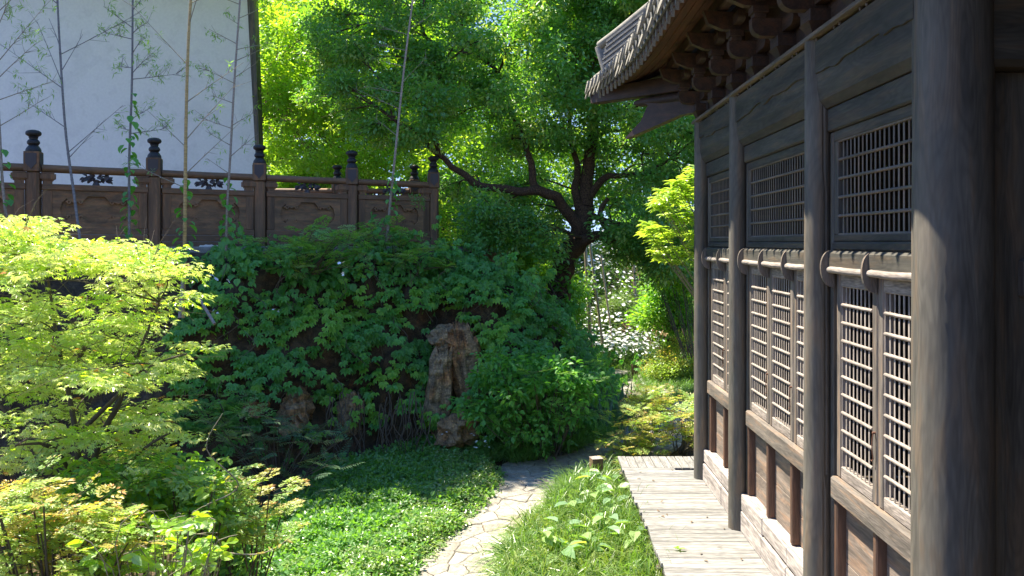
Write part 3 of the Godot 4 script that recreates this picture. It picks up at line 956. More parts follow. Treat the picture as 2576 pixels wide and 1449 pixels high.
func balustrade(label: String, start: Vector3, u: Vector3, posts: int, gap: float, turn: float) -> void:
	var o := thing("balustrade", label, "balustrade", start, "carved balustrades of the terrace", atan2(-u.z, u.x))
	var fin := finial_mesh()
	var cloud := cloud_mesh()
	var sp := gap - 0.23
	var hw := sp * 0.5 - 0.11
	for i in posts:
		var p := node(o, "post", Vector3(i * gap, 0, 0))
		p.rotation.y = turn
		part(p, "shaft", box_mesh(Vector3(.175, 1.05, .175), .028), M.rail_up, Transform3D(Basis.IDENTITY, Vector3(0, .525, 0)))
		part(p, "head", box_mesh(Vector3(.195, .275, .195), .006), M.rail_up, Transform3D(Basis.IDENTITY, Vector3(0, 1.188, 0)))
		var wedge := Buf.new()
		for e in 4:
			wedge.extrude(PackedVector2Array([Vector2(-.07, 1.30), Vector2(.07, 1.30), Vector2(.07, 1.16), Vector2(0, 1.08), Vector2(-.07, 1.16)]), .012, Transform3D(Basis(Vector3.UP, e * PI / 2), Vector3(0, 0, .099).rotated(Vector3.UP, e * PI / 2)))
		part(p, "carved_plate", wedge.mesh(), M.carving)
		part(p, "finial", fin, M.finial, Transform3D(Basis.IDENTITY, Vector3(0, 1.326, 0)))
		if i == posts - 1:
			break
		var c := (i + 0.5) * gap
		var rail := Buf.new()
		rail.tube(PackedVector3Array([Vector3(i * gap + .1, 1.10, 0), Vector3(c, 1.097, 0), Vector3((i + 1) * gap - .1, 1.10, 0)]), PackedFloat32Array([.056, .055, .056]), 16)
		part(o, "handrail", rail.mesh(), M.rail_across)
		part(o, "carved_prop", cloud, M.carving, Transform3D(Basis.IDENTITY, Vector3(c, .884, 0)))
		for e in [-1.0, 1.0]:
			var sb := Buf.new()
			sb.box(Vector3(0, .985, 0), Vector3(.20, .075, .15), .006)
			sb.box(Vector3(0, .94, 0), Vector3(.15, .03, .125), .006)
			sb.box(Vector3(0, .905, 0), Vector3(.115, .045, .115), .004)
			sb.box(Vector3(0, 1.034, 0), Vector3(.16, .02, .13), .004)
			part(o, "rail_block", sb.mesh(), M.rail_up, Transform3D(Basis.IDENTITY, Vector3(c + e * (sp * .5 - .055), 0, 0)))
		part(o, "cap_board", box_mesh(Vector3(sp + .04, .085, .13), .008), M.rail_across, Transform3D(Basis.IDENTITY, Vector3(c, .842, 0)))
		for e in [-1.0, 1.0]:
			part(o, "panel_stile", box_mesh(Vector3(.12, .535, .11), .008), M.rail_up, Transform3D(Basis.IDENTITY, Vector3(c + e * (sp * .5 - .05), .532, 0)))
		part(o, "panel_rail", box_mesh(Vector3(sp + .04, .085, .12), .008), M.rail_across, Transform3D(Basis.IDENTITY, Vector3(c, .222, 0)))
		part(o, "base_board", box_mesh(Vector3(sp + .04, .10, .135), .008), M.rail_across, Transform3D(Basis.IDENTITY, Vector3(c, .127, 0)))
		var foot := Buf.new()
		var fp := PackedVector2Array([Vector2(-sp * .5 - .02, .075), Vector2(-sp * .5 - .02, 0), Vector2(-.16, 0), Vector2(-.14, .03), Vector2(-.09, .022), Vector2(-.05, .04), Vector2(0, .03), Vector2(.05, .04), Vector2(.09, .022), Vector2(.14, .03), Vector2(.16, 0), Vector2(sp * .5 + .02, 0), Vector2(sp * .5 + .02, .075)])
		foot.extrude(fp, .145)
		part(o, "foot_board", foot.mesh(), M.rail_across, Transform3D(Basis.IDENTITY, Vector3(c, 0, 0)))
		# the carved panel: a back board and a fretted front with curls
		var pn := node(o, "panel", Vector3(c, .532, 0))
		part(pn, "back_board", box_mesh(Vector3(sp - .09, .535, .014), .003), M.rail_panel, Transform3D(Basis.IDENTITY, Vector3(0, 0, 0)))
		for s in [1.0, -1.0]:
			var fb := Buf.new()
			for z in [.034, -.034]:
				fb.extrude(panel_half(s, hw, .266), .022, Transform3D(Basis.IDENTITY, Vector3(0, 0, z)))
			part(pn, "fret_board", fb.mesh(), M.rail_panel)
		for e in [[-.38, .10], [-.22, .105], [.22, .105], [.38, .10], [-.38, -.10], [-.22, -.105], [.22, -.105], [.38, -.10]]:
			var cb := Buf.new()
			var pts := PackedVector3Array()
			for k in 14:
				var a := k * 0.55
				var rr := .034 * (1.0 - k / 18.0)
				pts.append(Vector3(e[0] * hw / .6 + cos(a) * rr * signf(e[0]), e[1] + sin(a) * rr * signf(e[1]), .036))
			cb.tube(pts, taper(14, .012, .016), 6)
			part(pn, "curl", cb.mesh(), M.rail_panel)

func build_terrace() -> void:
	var a := w(-7.13, -.065, 11.3)
	var u := Vector3(5.41, 0, -3.6).normalized()
	balustrade("long carved brown timber balustrade with dark finials before the white wall", a + u * (.296 - 1.55), u, 6, 1.5505, deg_to_rad(-20))
	balustrade("short far stretch of carved balustrade seen through the rails of the long one", w(-5.4, -.065, 16.6), Vector3(1, 0, 0), 3, 1.55, deg_to_rad(20))
	var pl := thing("stone_plinth", "grey dressed stone plinth under the long balustrade", "plinth", a, "", atan2(-u.z, u.x))
	var x := -1.6
	while x < 7.0:
		var l := rf(1.1, 1.5)
		part(pl, "coping_stone", box_mesh(Vector3(l - .006, .11, .46), .012), M.stone, Transform3D(Basis.IDENTITY, Vector3(x + l * .5, -.055 + rf(-.003, .003), .06)))
		part(pl, "wall_stone", box_mesh(Vector3(l - .02, .22, .38), .02), M.rock_grey, Transform3D(Basis.IDENTITY, Vector3(x + l * .5 + .3, -.225, .05)))
		x += l
	# white building with a leaning dark corner post
	var wb := thing("white_building", "tall white plastered building with a dark leaning corner post behind the balustrade", "building")
	var b := Buf.new()
	b.extrude(PackedVector2Array([Vector2(-18, 2.6), Vector2(-6.16, 2.6), Vector2(-6.52, EYE + 6.3), Vector2(-18, EYE + 6.3)]), .3, Transform3D(Basis.IDENTITY, Vector3(0, 0, -19.15)))
	part(wb, "front_wall", b.mesh(), M.plaster)
	b = Buf.new()
	b.extrude(PackedVector2Array([Vector2(-6.158, 2.6), Vector2(-6.11, 2.6), Vector2(-6.35, EYE + 6.3), Vector2(-6.518, EYE + 6.3)]), .31, Transform3D(Basis.IDENTITY, Vector3(0, 0, -19.14)))
	part(wb, "corner_post", b.mesh(), M.wood_up)
	b = Buf.new()
	b.box(Vector3(-6.95, 4.4 + 1.4, -19.9), Vector3(.2, 6.6, 1.35), 0.0, Basis(Vector3.UP, .5))
	part(wb, "added_side_wall", b.mesh(), M.plaster)
	bar(wb, "back_wall", Vector3(-18, 2.6, -20.7), Vector3(-7.2, EYE + 6.2, -20.5), M.plaster)
	b = Buf.new()
	b.face([w(-18.5, 6.3, 18.6), w(-6.2, 6.3, 18.6), w(-7.0, 6.9, 19.9), w(-18.5, 6.9, 19.9)], Vector3.UP)
	b.face([w(-18.5, 6.3, 21), w(-7.0, 6.3, 21), w(-7.0, 6.9, 19.9), w(-18.5, 6.9, 19.9)], Vector3.UP)
	b.face([w(-6.2, 6.3, 18.6), w(-7.0, 6.3, 21), w(-7.0, 6.9, 19.9)], Vector3.RIGHT)
	b.face([w(-18.5, 6.29, 18.6), w(-6.2, 6.29, 18.6), w(-7.0, 6.29, 21), w(-18.5, 6.29, 21)], Vector3.DOWN)
	part(wb, "roof", b.mesh(), M.tile_dark)

# ---- ground
func track(table: Array, x: float) -> float:
	if x <= table[0][0]: return table[0][1]
	for i in table.size() - 1:
		if x <= table[i + 1][0]:
			var t: float = (x - table[i][0]) / (table[i + 1][0] - table[i][0])
			return lerpf(table[i][1], table[i + 1][1], t * t * (3 - 2 * t))
	return table[-1][1]

func foot(x: float) -> float:
	return track([[-9, 9.0], [-6, 9.8], [-4.2, 10.45], [-2.5, 11.55], [-1.9, 11.9], [-1.37, 12.05], [-.56, 11.75], [0, 11.75], [.9, 12.7], [1.25, 14.0], [1.6, 17.0], [2.2, 21.0]], x) + .22 * exp(-pow((x + 1.08) / .26, 2))

func hill(x: float, s: float) -> Vector3:
	var top := track([[-8, -.16], [-2.2, -.17], [-1.3, -.25], [-.4, -.62], [.2, -1.05], [.6, -1.55], [1.0, -2.1], [1.4, -2.7], [1.9, -3.04]], x)
	var t := clampf(s / 1.7, 0, 1)
	var y := lerpf(-3.05, top, 1 - pow(1 - t, 1.8))
	var bump := .42 * noise.get_noise_3d(x * 42, y * 42, s * 30) + .09 * noise.get_noise_3d(x * 190, y * 190, s * 90)
	var fade := clampf(s * 3, 0, 1) * clampf((2.2 - s) * 1.2, .15, 1)
	return w(x, y + bump * .5 * fade, foot(x) + s - bump * 1.3 * fade)

func bank_y(x: float, d: float) -> float:
	return -3.05 + 2.75 * smoothstep(20.0, 26.5, d + .25 * noise.get_noise_2d(x * 40, d * 40)) * smoothstep(.3, 1.6, x + (d - 20) * .35)

func ground_spot(a: float, b: float) -> Vector3:
	return spot(a, b, EYE * 2075.0 / (b - 610.0))

func plan(list: Array) -> PackedVector2Array:
	var o := PackedVector2Array()
	for q in list:
		var p := ground_spot(q[0], q[1])
		o.append(Vector2(p.x, p.z))
	return o

func inside(poly: PackedVector2Array, count: int) -> Array:
	var r := Rect2(poly[0], Vector2.ZERO)
	for q in poly: r = r.expand(q)
	var o := []
	while o.size() < count:
		var q := Vector2(rf(r.position.x, r.end.x), rf(r.position.y, r.end.y))
		if Geometry2D.is_point_in_polygon(q, poly):
			o.append(q)
	return o

func sheet(called: String, m: Material, xs: PackedFloat32Array, ds: PackedFloat32Array, f: Callable) -> MeshInstance3D:
	var b := Buf.new()
	var g := []
	for x in xs:
		var row := []
		for d in ds: row.append(f.call(x, d))
		g.append(row)
	var nn := func(i: int, j: int) -> Vector3:
		var a: Vector3 = g[mini(i + 1, g.size() - 1)][j] - g[maxi(i - 1, 0)][j]
		var c: Vector3 = g[i][mini(j + 1, ds.size() - 1)] - g[i][maxi(j - 1, 0)]
		return a.cross(c).normalized()
	for i in xs.size() - 1:
		for j in ds.size() - 1:
			var n0: Vector3 = nn.call(i, j)
			var n1: Vector3 = nn.call(i + 1, j)
			var n2: Vector3 = nn.call(i + 1, j + 1)
			var n3: Vector3 = nn.call(i, j + 1)
			b.trin(g[i][j], g[i + 1][j], g[i + 1][j + 1], n0, n1, n2)
			b.trin(g[i][j], g[i + 1][j + 1], g[i][j + 1], n0, n2, n3)
	var o := part(self, called, b.mesh(), m)
	tag(o, "", "", "", "structure")
	return o

func steps(a: float, b: float, n: int, pw := 1.0) -> PackedFloat32Array:
	var o := PackedFloat32Array()
	for i in n + 1: o.append(lerpf(a, b, pow(float(i) / n, pw)))
	return o

func build_ground() -> void:
	sheet("ground", M.soil, PackedFloat32Array([-150, -20, 0, 20, 150]), PackedFloat32Array([-60, 0, 20, 60, 200]), func(x: float, d: float) -> Vector3: return Vector3(x, 0, -d))
	sheet("rockery_hill", M.earth, steps(-11, 2.2, 150), steps(0, 19, 46, 2.2), func(x: float, s: float) -> Vector3: return hill(x, s))
	sheet("hillside", M.soil, steps(-1, 14, 40), steps(19.6, 40, 40), func(x: float, d: float) -> Vector3: return w(x, bank_y(x, d) + .01 + .06 * noise.get_noise_2d(x * 120, d * 120), d))
	# the flagged path
	var mid := [[-1.75, 4.2, .42], [-1.02, 6.2, .48], [-.62, 7.5, .47], [-.42, 8.6, .40], [-.08, 9.5, .47], [.10, 10.15, .5], [.30, 10.9, .74], [.85, 11.5, .74], [1.55, 12.3, .62], [2.2, 13.5, .55], [2.5, 15.0, .5], [2.35, 17.0, .5], [2.05, 18.6, .5], [1.7, 20.2, .5], [.9, 21.6, .5]]
	var cl := []
	for q in mid: cl.append(Vector3(q[0], q[2], -q[1]))
	var cc := curve(cl, 5)
	var lf := PackedVector2Array()
	var rt := PackedVector2Array()
	for i in cc.size():
		var p := Vector2(cc[i].x, cc[i].z)
		var t := (Vector2(cc[mini(i + 1, cc.size() - 1)].x, cc[mini(i + 1, cc.size() - 1)].z) - Vector2(cc[maxi(i - 1, 0)].x, cc[maxi(i - 1, 0)].z)).normalized()
		var s := Vector2(-t.y, t.x)
		var hw: float = cc[i].y + .03 * sin(i * 1.9)
		lf.append(p - s * hw)
		rt.append(p + s * hw)
	var outline := PackedVector2Array(lf)
	for i in range(rt.size() - 1, -1, -1): outline.append(rt[i])
	var pb := Buf.new()
	for i in cc.size() - 1:
		pb.quad(Vector3(lf[i].x, .006, lf[i].y), Vector3(rt[i].x, .006, rt[i].y), Vector3(rt[i + 1].x, .006, rt[i + 1].y), Vector3(lf[i + 1].x, .006, lf[i + 1].y))
	var path := Node3D.new()
	path.name = "path"
	add_child(path)
	tag(path, "", "", "", "structure")
	part(path, "bed", pb.mesh(), M.mortar)
	var sites := PackedVector2Array()
	var zz := -4.0
	var row := 0
	while zz > -22.5:
		var pitch := .16 if zz > -12.5 else .30
		var xx := -2.6 + (pitch * .5 if row % 2 else 0.0)
		while xx < 3.4:
			var q := Vector2(xx + rf(-.14, .14), zz + rf(-.085, .085))
			var near := false
			for i in cc.size():
				if q.distance_to(Vector2(cc[i].x, cc[i].z)) < 1.0: near = true
			if near and rng.randf() > .12: sites.append(q)
			xx += pitch * 1.35
		zz -= pitch
		row += 1
	var outline_sets := outline
	for i in sites.size():
		var c := sites[i]
		var poly := PackedVector2Array([c + Vector2(-.7, -.7), c + Vector2(.7, -.7), c + Vector2(.7, .7), c + Vector2(-.7, .7)])
		for j in sites.size():
			if j == i or c.distance_to(sites[j]) > 1.3: continue
			var m := (c + sites[j]) * .5
			var dr := (sites[j] - c).normalized()
			var cut := PackedVector2Array()
			for k in poly.size():
				var p := poly[k]
				var q := poly[(k + 1) % poly.size()]
				var dp := (p - m).dot(dr)
				var dq := (q - m).dot(dr)
				if dp <= 0: cut.append(p)
				if (dp < 0) != (dq < 0): cut.append(p.lerp(q, dp / (dp - dq)))
			poly = cut
			if poly.size() < 3: break
		if poly.size() < 3: continue
		# waver the straight edges a little so that the stones look broken, not cut
		var rough := PackedVector2Array()
		for k in poly.size():
			var p := poly[k]
			var q := poly[(k + 1) % poly.size()]
			rough.append(p)
			for e in [.33, .66]:
				var g := p.lerp(q, e)
				if p.distance_to(q) > .08: rough.append(g + Vector2(noise.get_noise_2d(g.x * 400, g.y * 400), noise.get_noise_2d(g.x * 400 + 90, g.y * 400)) * .035)
		for shrunk in Geometry2D.offset_polygon(rough, -rf(.002, .005), Geometry2D.JOIN_ROUND):
			for piece in Geometry2D.intersect_polygons(shrunk, outline_sets):
				if piece.size() < 3: continue
				var inner := Geometry2D.offset_polygon(piece, -.008)
				if inner.is_empty() or inner[0].size() < 3: continue
				var y := .026 + rf(-.005, .006)
				var sb := Buf.new()
				var id := Geometry2D.triangulate_polygon(inner[0])
				for k in range(0, id.size(), 3):
					var tri := [inner[0][id[k]], inner[0][id[k + 1]], inner[0][id[k + 2]]]
					sb.face([Vector3(tri[0].x, y, tri[0].y), Vector3(tri[1].x, y, tri[1].y), Vector3(tri[2].x, y, tri[2].y)], Vector3.UP)
				# worn rim: each outer point joins its nearest inner point
				var pc: PackedVector2Array = piece
				for k in pc.size():
					var p: Vector2 = pc[k]
					var q: Vector2 = pc[(k + 1) % pc.size()]
					var ip := Vector2.INF
					var iq := Vector2.INF
					for g in inner[0]:
						if ip == Vector2.INF or g.distance_to(p) < ip.distance_to(p): ip = g
						if iq == Vector2.INF or g.distance_to(q) < iq.distance_to(q): iq = g
					var o := Vector3((p + q).x * .5 - c.x, .01, (p + q).y * .5 - c.y)
					sb.face([Vector3(p.x, y - .007, p.y), Vector3(q.x, y - .007, q.y), Vector3(iq.x, y, iq.y), Vector3(ip.x, y, ip.y)], Vector3.UP)
					sb.face([Vector3(p.x, 0, p.y), Vector3(q.x, 0, q.y), Vector3(q.x, y - .007, q.y), Vector3(p.x, y - .007, p.y)], o)
				part(path, "paving_stone", sb.mesh(), M.paver[rng.randi() % 4])

func rock_mesh(s: Vector3, seed_: int, rough := .36) -> ArrayMesh:
	var b := Buf.new()
	var nu := 28
	var nv := 18
	var P := func(i: int, j: int) -> Vector3:
		var a := TAU * (i % nu) / nu
		var e := -PI / 2 + PI * j / nv
		var d := Vector3(cos(a) * cos(e), sin(e), sin(a) * cos(e))
		var q := Vector3(signf(d.x) * pow(absf(d.x), .78), signf(d.y) * pow(absf(d.y), .7), signf(d.z) * pow(absf(d.z), .78))
		var k := 1.0 + rough * noise.get_noise_3d(d.x * 70 + seed_ * 37, d.y * 70, d.z * 70) * 1.6 + rough * .8 * absf(noise.get_noise_3d(d.x * 190, d.y * 120 + seed_ * 11, d.z * 190)) + rough * .35 * noise.get_noise_3d(d.x * 500, d.y * 300, d.z * 500 + seed_)
		return q * k * .62 * s * Vector3(1.0 - .22 * q.y, 1, 1.0 - .15 * q.y) + Vector3(s.y * .12 * sin(seed_ * 2.3) * q.y, 0, 0)
	for i in nu:
		for j in nv:
			var p0: Vector3 = P.call(i, j)
			var p1: Vector3 = P.call(i + 1, j)
			var p2: Vector3 = P.call(i + 1, j + 1)
			var p3: Vector3 = P.call(i, j + 1)
			b.face([p0, p1, p2], p0 + p1 + p2)
			b.face([p0, p2, p3], p0 + p2 + p3)
	return b.mesh()

func build_rocks() -> void:
	for q in [
		[1104, 965, 12.16, .27, .95, .30, 1, "rock_grey", "pale upright rock pillar left of the dark cleft in the rockery"],
		[1180, 945, 12.28, .34, 1.1, .32, 2, "rock", "brown upright rock slab right of the dark cleft in the rockery"],
		[1138, 845, 12.5, .5, .26, .42, 3, "rock", "mossy brown rock bridging the top of the rockery cleft"],
		[1155, 1080, 11.85, .5, .34, .38, 4, "rock", "rounded brown boulder at the foot of the rockery cleft"],
		[1112, 1085, 12.1, .13, .5, .25, 5, "rock", "narrow tan rock at the left foot of the rockery cleft"],
		[745, 1030, 11.35, .6, .36, .3, 6, "rock", "broad rust-brown rock under the creeper above the dark shrub"],
		[640, 1012, 11.15, .36, .28, .3, 7, "rock", "small brown rock half covered by creeper near the maple's tips"],
		[880, 1045, 11.85, .3, .42, .3, 8, "rock", "brown rock face hung with dry roots below the creeper"],
		[1690, 820, 21.5, .95, .5, .5, 9, "rock_grey", "flat tan boulder under the dark shrub on the far slope"],
		[1575, 850, 22, .4, .6, .4, 10, "rock_grey", "dark upright stone among the daisies on the far slope"],
		[1625, 690, 25, .6, .7, .5, 11, "rock", "orange-brown rock high on the far slope"],
		[1570, 590, 27, .9, .6, .5, 12, "rock", "reddish rock at the top of the far slope behind the crooked bough"]]:
		tag(part(self, "rock", rock_mesh(Vector3(q[3], q[4], q[5]), q[6]), M[q[7]], Transform3D(Basis(Vector3.UP, q[6] * 0.25), spot(q[0], q[1], q[2]))), q[8], "rock", "rocks of the rockery and the far slope")

# ---- foliage pieces
func tuft(n: int, rad: Vector3, l: float, wd: float, m: Material, droop := 0.25, ovate := false) -> ArrayMesh:
	# leaves on short twigs round a centre
	var b := Buf.new()
	for k in n:
		var o := rdir()
		var p := Vector3(o.x * rad.x, o.y * rad.y, o.z * rad.z) * pow(rng.randf(), .45)
		var d := (o * Vector3(1, .4, 1) + rdir() * .7 + Vector3.DOWN * droop).normalized()
		var up := (Vector3.UP * 1.1 + rdir() * .75).normalized()
		var s := rf(.75, 1.2)
		if ovate: b.blade(p, d, up, l * s, wd * s, .18)
		else: b.leaf(p, d, up, l * s, wd * s)
	return b.mesh(m)

func star_spray(n: int, rad: float, l: float, m: Material, tips: Material) -> ArrayMesh:
	# a flat fan of palmate leaves with young red tips at its rim
	var b := Buf.new()
	var c := Buf.new()
	for k in n:
		var a := rf(0, TAU)
		var r := rad * sqrt(rng.randf())
		var p := Vector3(cos(a) * r, rf(-.03, .03) - r * r * .5, sin(a) * r)
		var d := (Vector3(cos(a), -.35, sin(a)) + rdir() * .5).normalized()
		(c if r > rad * .86 and rng.randf() < .3 else b).star(p, d, (Vector3.UP + rdir() * .4).normalized(), l * rf(.7, 1.15))
	return two(b, m, c, tips)

func pinnate(l: float, pairs: int, lw: float, ll: float, m: Material, tip: Material, stem: Material, twice := true) -> ArrayMesh:
	# a feather leaf; twice: its side stalks carry the leaflets
	var b := Buf.new()
	var t := Buf.new()
	var s := Buf.new()
	var ax := Vector3(0, .35, 1).normalized()
	s.tube(PackedVector3Array([Vector3.ZERO, ax * l * .5, ax * l + Vector3.DOWN * l * .06]), taper(3, .0028, .001), 4, false)
	for i in pairs:
		var f := (i + 1.0) / (pairs + .6)
		var p := ax * l * f - Vector3.UP * l * .06 * f * f
		for e in [-1.0, 1.0]:
			var d: Vector3 = (Vector3(e, .12, .75) + rdir() * .12).normalized()
			if not twice:
				(t if f > .85 else b).blade(p, d, (Vector3.UP + rdir() * .2).normalized(), ll * (1.1 - .5 * f), lw * (1.1 - .4 * f), .2)
				continue
			var sl := l * .62 * (1.05 - .75 * f)
			var q := maxi(2, int(sl / (ll * .55)))
			for k in q:
				var pp := p + d * sl * (k + 1.0) / q
				for g in [-1.0, 1.0]:
					var dd: Vector3 = (d + Vector3(-d.z, 0, d.x) * g * .9 + rdir() * .25).normalized()
					(t if f > .8 and k == q - 1 else b).leaf(pp, dd, (Vector3.UP + rdir() * .35).normalized(), ll * rf(.8, 1.15), lw * rf(.8, 1.15))
			b.leaf(p + d * sl, d, Vector3.UP, ll, lw)
	t.leaf(ax * l * .97 + Vector3.DOWN * l * .05, (ax + Vector3.DOWN * .2).normalized(), Vector3.UP, ll, lw)
	var r := two(b, m, t, tip)
	var x := []
	x.resize(Mesh.ARRAY_MAX)
	x[Mesh.ARRAY_VERTEX] = s.v
	x[Mesh.ARRAY_NORMAL] = s.n
	r.add_surface_from_arrays(Mesh.PRIMITIVE_TRIANGLES, x)
	r.surface_set_material(2, stem)
	return r

func grass_tuft(n: int, l: float, wd: float, m: Material, lay := .7, lean := Vector3.ZERO, arch := 1.0) -> ArrayMesh:
	var b := Buf.new()
	for k in n:
		var a := rf(0, TAU)
		var o := Vector3(cos(a), 0, sin(a))
		var p := o * rf(0, .05)
		var d := (Vector3.UP + o * rf(.15, lay) + lean + rdir() * .12).normalized()
		var s := d.cross(o + Vector3(.01, 0, .02)).normalized()
		var ll := l * rf(.6, 1.15)
		var bend := rf(.6, 1.5) * arch
		var q := p
		var ww := wd * rf(.7, 1.2)
		for i in 5:
			var nd := (d + (Vector3.DOWN * .34 + o * .12) * bend * (i * .5)).normalized()
			var np := q + nd * ll / 5
			np.y = maxf(np.y, .004)
			var w0 := ww * (1.0 - pow(i / 5.0, 2.0))
			var w1 := ww * (1.0 - pow((i + 1) / 5.0, 2.0))
			b.quad(q - s * w0, q + s * w0, np + s * w1, np - s * w1)
			q = np
			d = nd
	return b.mesh(m)

func scatter_in(c: Vector3, r: Vector3, n: int, tilt := .5, lo := .8, hi := 1.25, shell := .45) -> Array:
	var o := []
	for k in n:
		o.append(turned(c + rdir() * r * pow(rng.randf(), shell), tilt, lo, hi))
	return o

func limb(t: Node3D, called: String, p: Array, r0: float, r1: float, m: Material = null, sides := 9) -> void:
	var c := curve(p, 5)
	var b := Buf.new()
	for i in range(1, c.size() - 1): c[i] += Vector3(noise.get_noise_3d(c[i].x * 90, c[i].y * 90, 3), noise.get_noise_3d(c[i].x * 90, 9, c[i].z * 90), noise.get_noise_3d(5, c[i].y * 90, c[i].z * 90)) * r0 * .6
	b.tube(c, taper(c.size(), r0, r1, .8), sides)
	part(t, called, b.mesh(), m if m else M.bark)

func twigs(t: Node3D, from: Array, to: Array, r: float, m: Material = null) -> void:
	# thin branches from the nearest limb point to each leaf mass, one part
	var b := Buf.new()
	for q in to:
		var best: Vector3 = from[0]
		for f in from:
			if (f as Vector3).distance_to(q) + maxf(0, f.y - q.y) * 1.5 < best.distance_to(q) + maxf(0, best.y - q.y) * 1.5: best = f
		var mid := best.lerp(q, .5) + Vector3(rf(-.15, .15), best.distance_to(q) * .08, rf(-.15, .15))
		var c := curve([best, mid, q], 4)
		b.tube(c, taper(c.size(), r, r * .3), 5, false)
		for k in 3:
			var e: Vector3 = q + rdir() * Vector3(.5, .35, .5)
			b.tube(PackedVector3Array([c[5], c[5].lerp(e, .5) + Vector3.UP * .05, e]), taper(3, r * .45, r * .12), 4, false)
	if b.v.size():
		part(t, "twigs", b.mesh(), m if m else M.bark).set_meta("kind", "stuff")

func in_region(poly: Array, n: int, d0: float, d1: float, gap: float) -> Array:
	# points spread through a sighted outline, between two depths, kept apart
	var pp := PackedVector2Array()
	var r := Rect2(Vector2(poly[0][0], poly[0][1]), Vector2.ZERO)
	for q in poly:
		pp.append(Vector2(q[0], q[1]))
		r = r.expand(Vector2(q[0], q[1]))
	var o := []
	var tries := 0
	while o.size() < n and tries < n * 60:
		tries += 1
		var q := Vector2(rf(r.position.x, r.end.x), rf(r.position.y, r.end.y))
		if not Geometry2D.is_point_in_polygon(q, pp): continue
		var p := spot(q.x, q.y, rf(d0, d1))
		var ok := true
		for e in o:
			if (e as Vector3).distance_to(p) < gap:
				ok = false
				break
		if ok: o.append(p)
	return o

func crown(t: Node3D, centres: Array, r: Vector3, each: int, meshes: Array, tilt := .5, lo := .8, hi := 1.25) -> void:
	var xs := []
	for c in centres: xs.append_array(scatter_in(c, r * rf(.75, 1.2), each, tilt, lo, hi))
	spread(t, "crown", meshes, xs)

func at_all(list: Array) -> Array:
	var o := []
	for q in list: o.append(spot(q[0], q[1], q[2]))
	return o

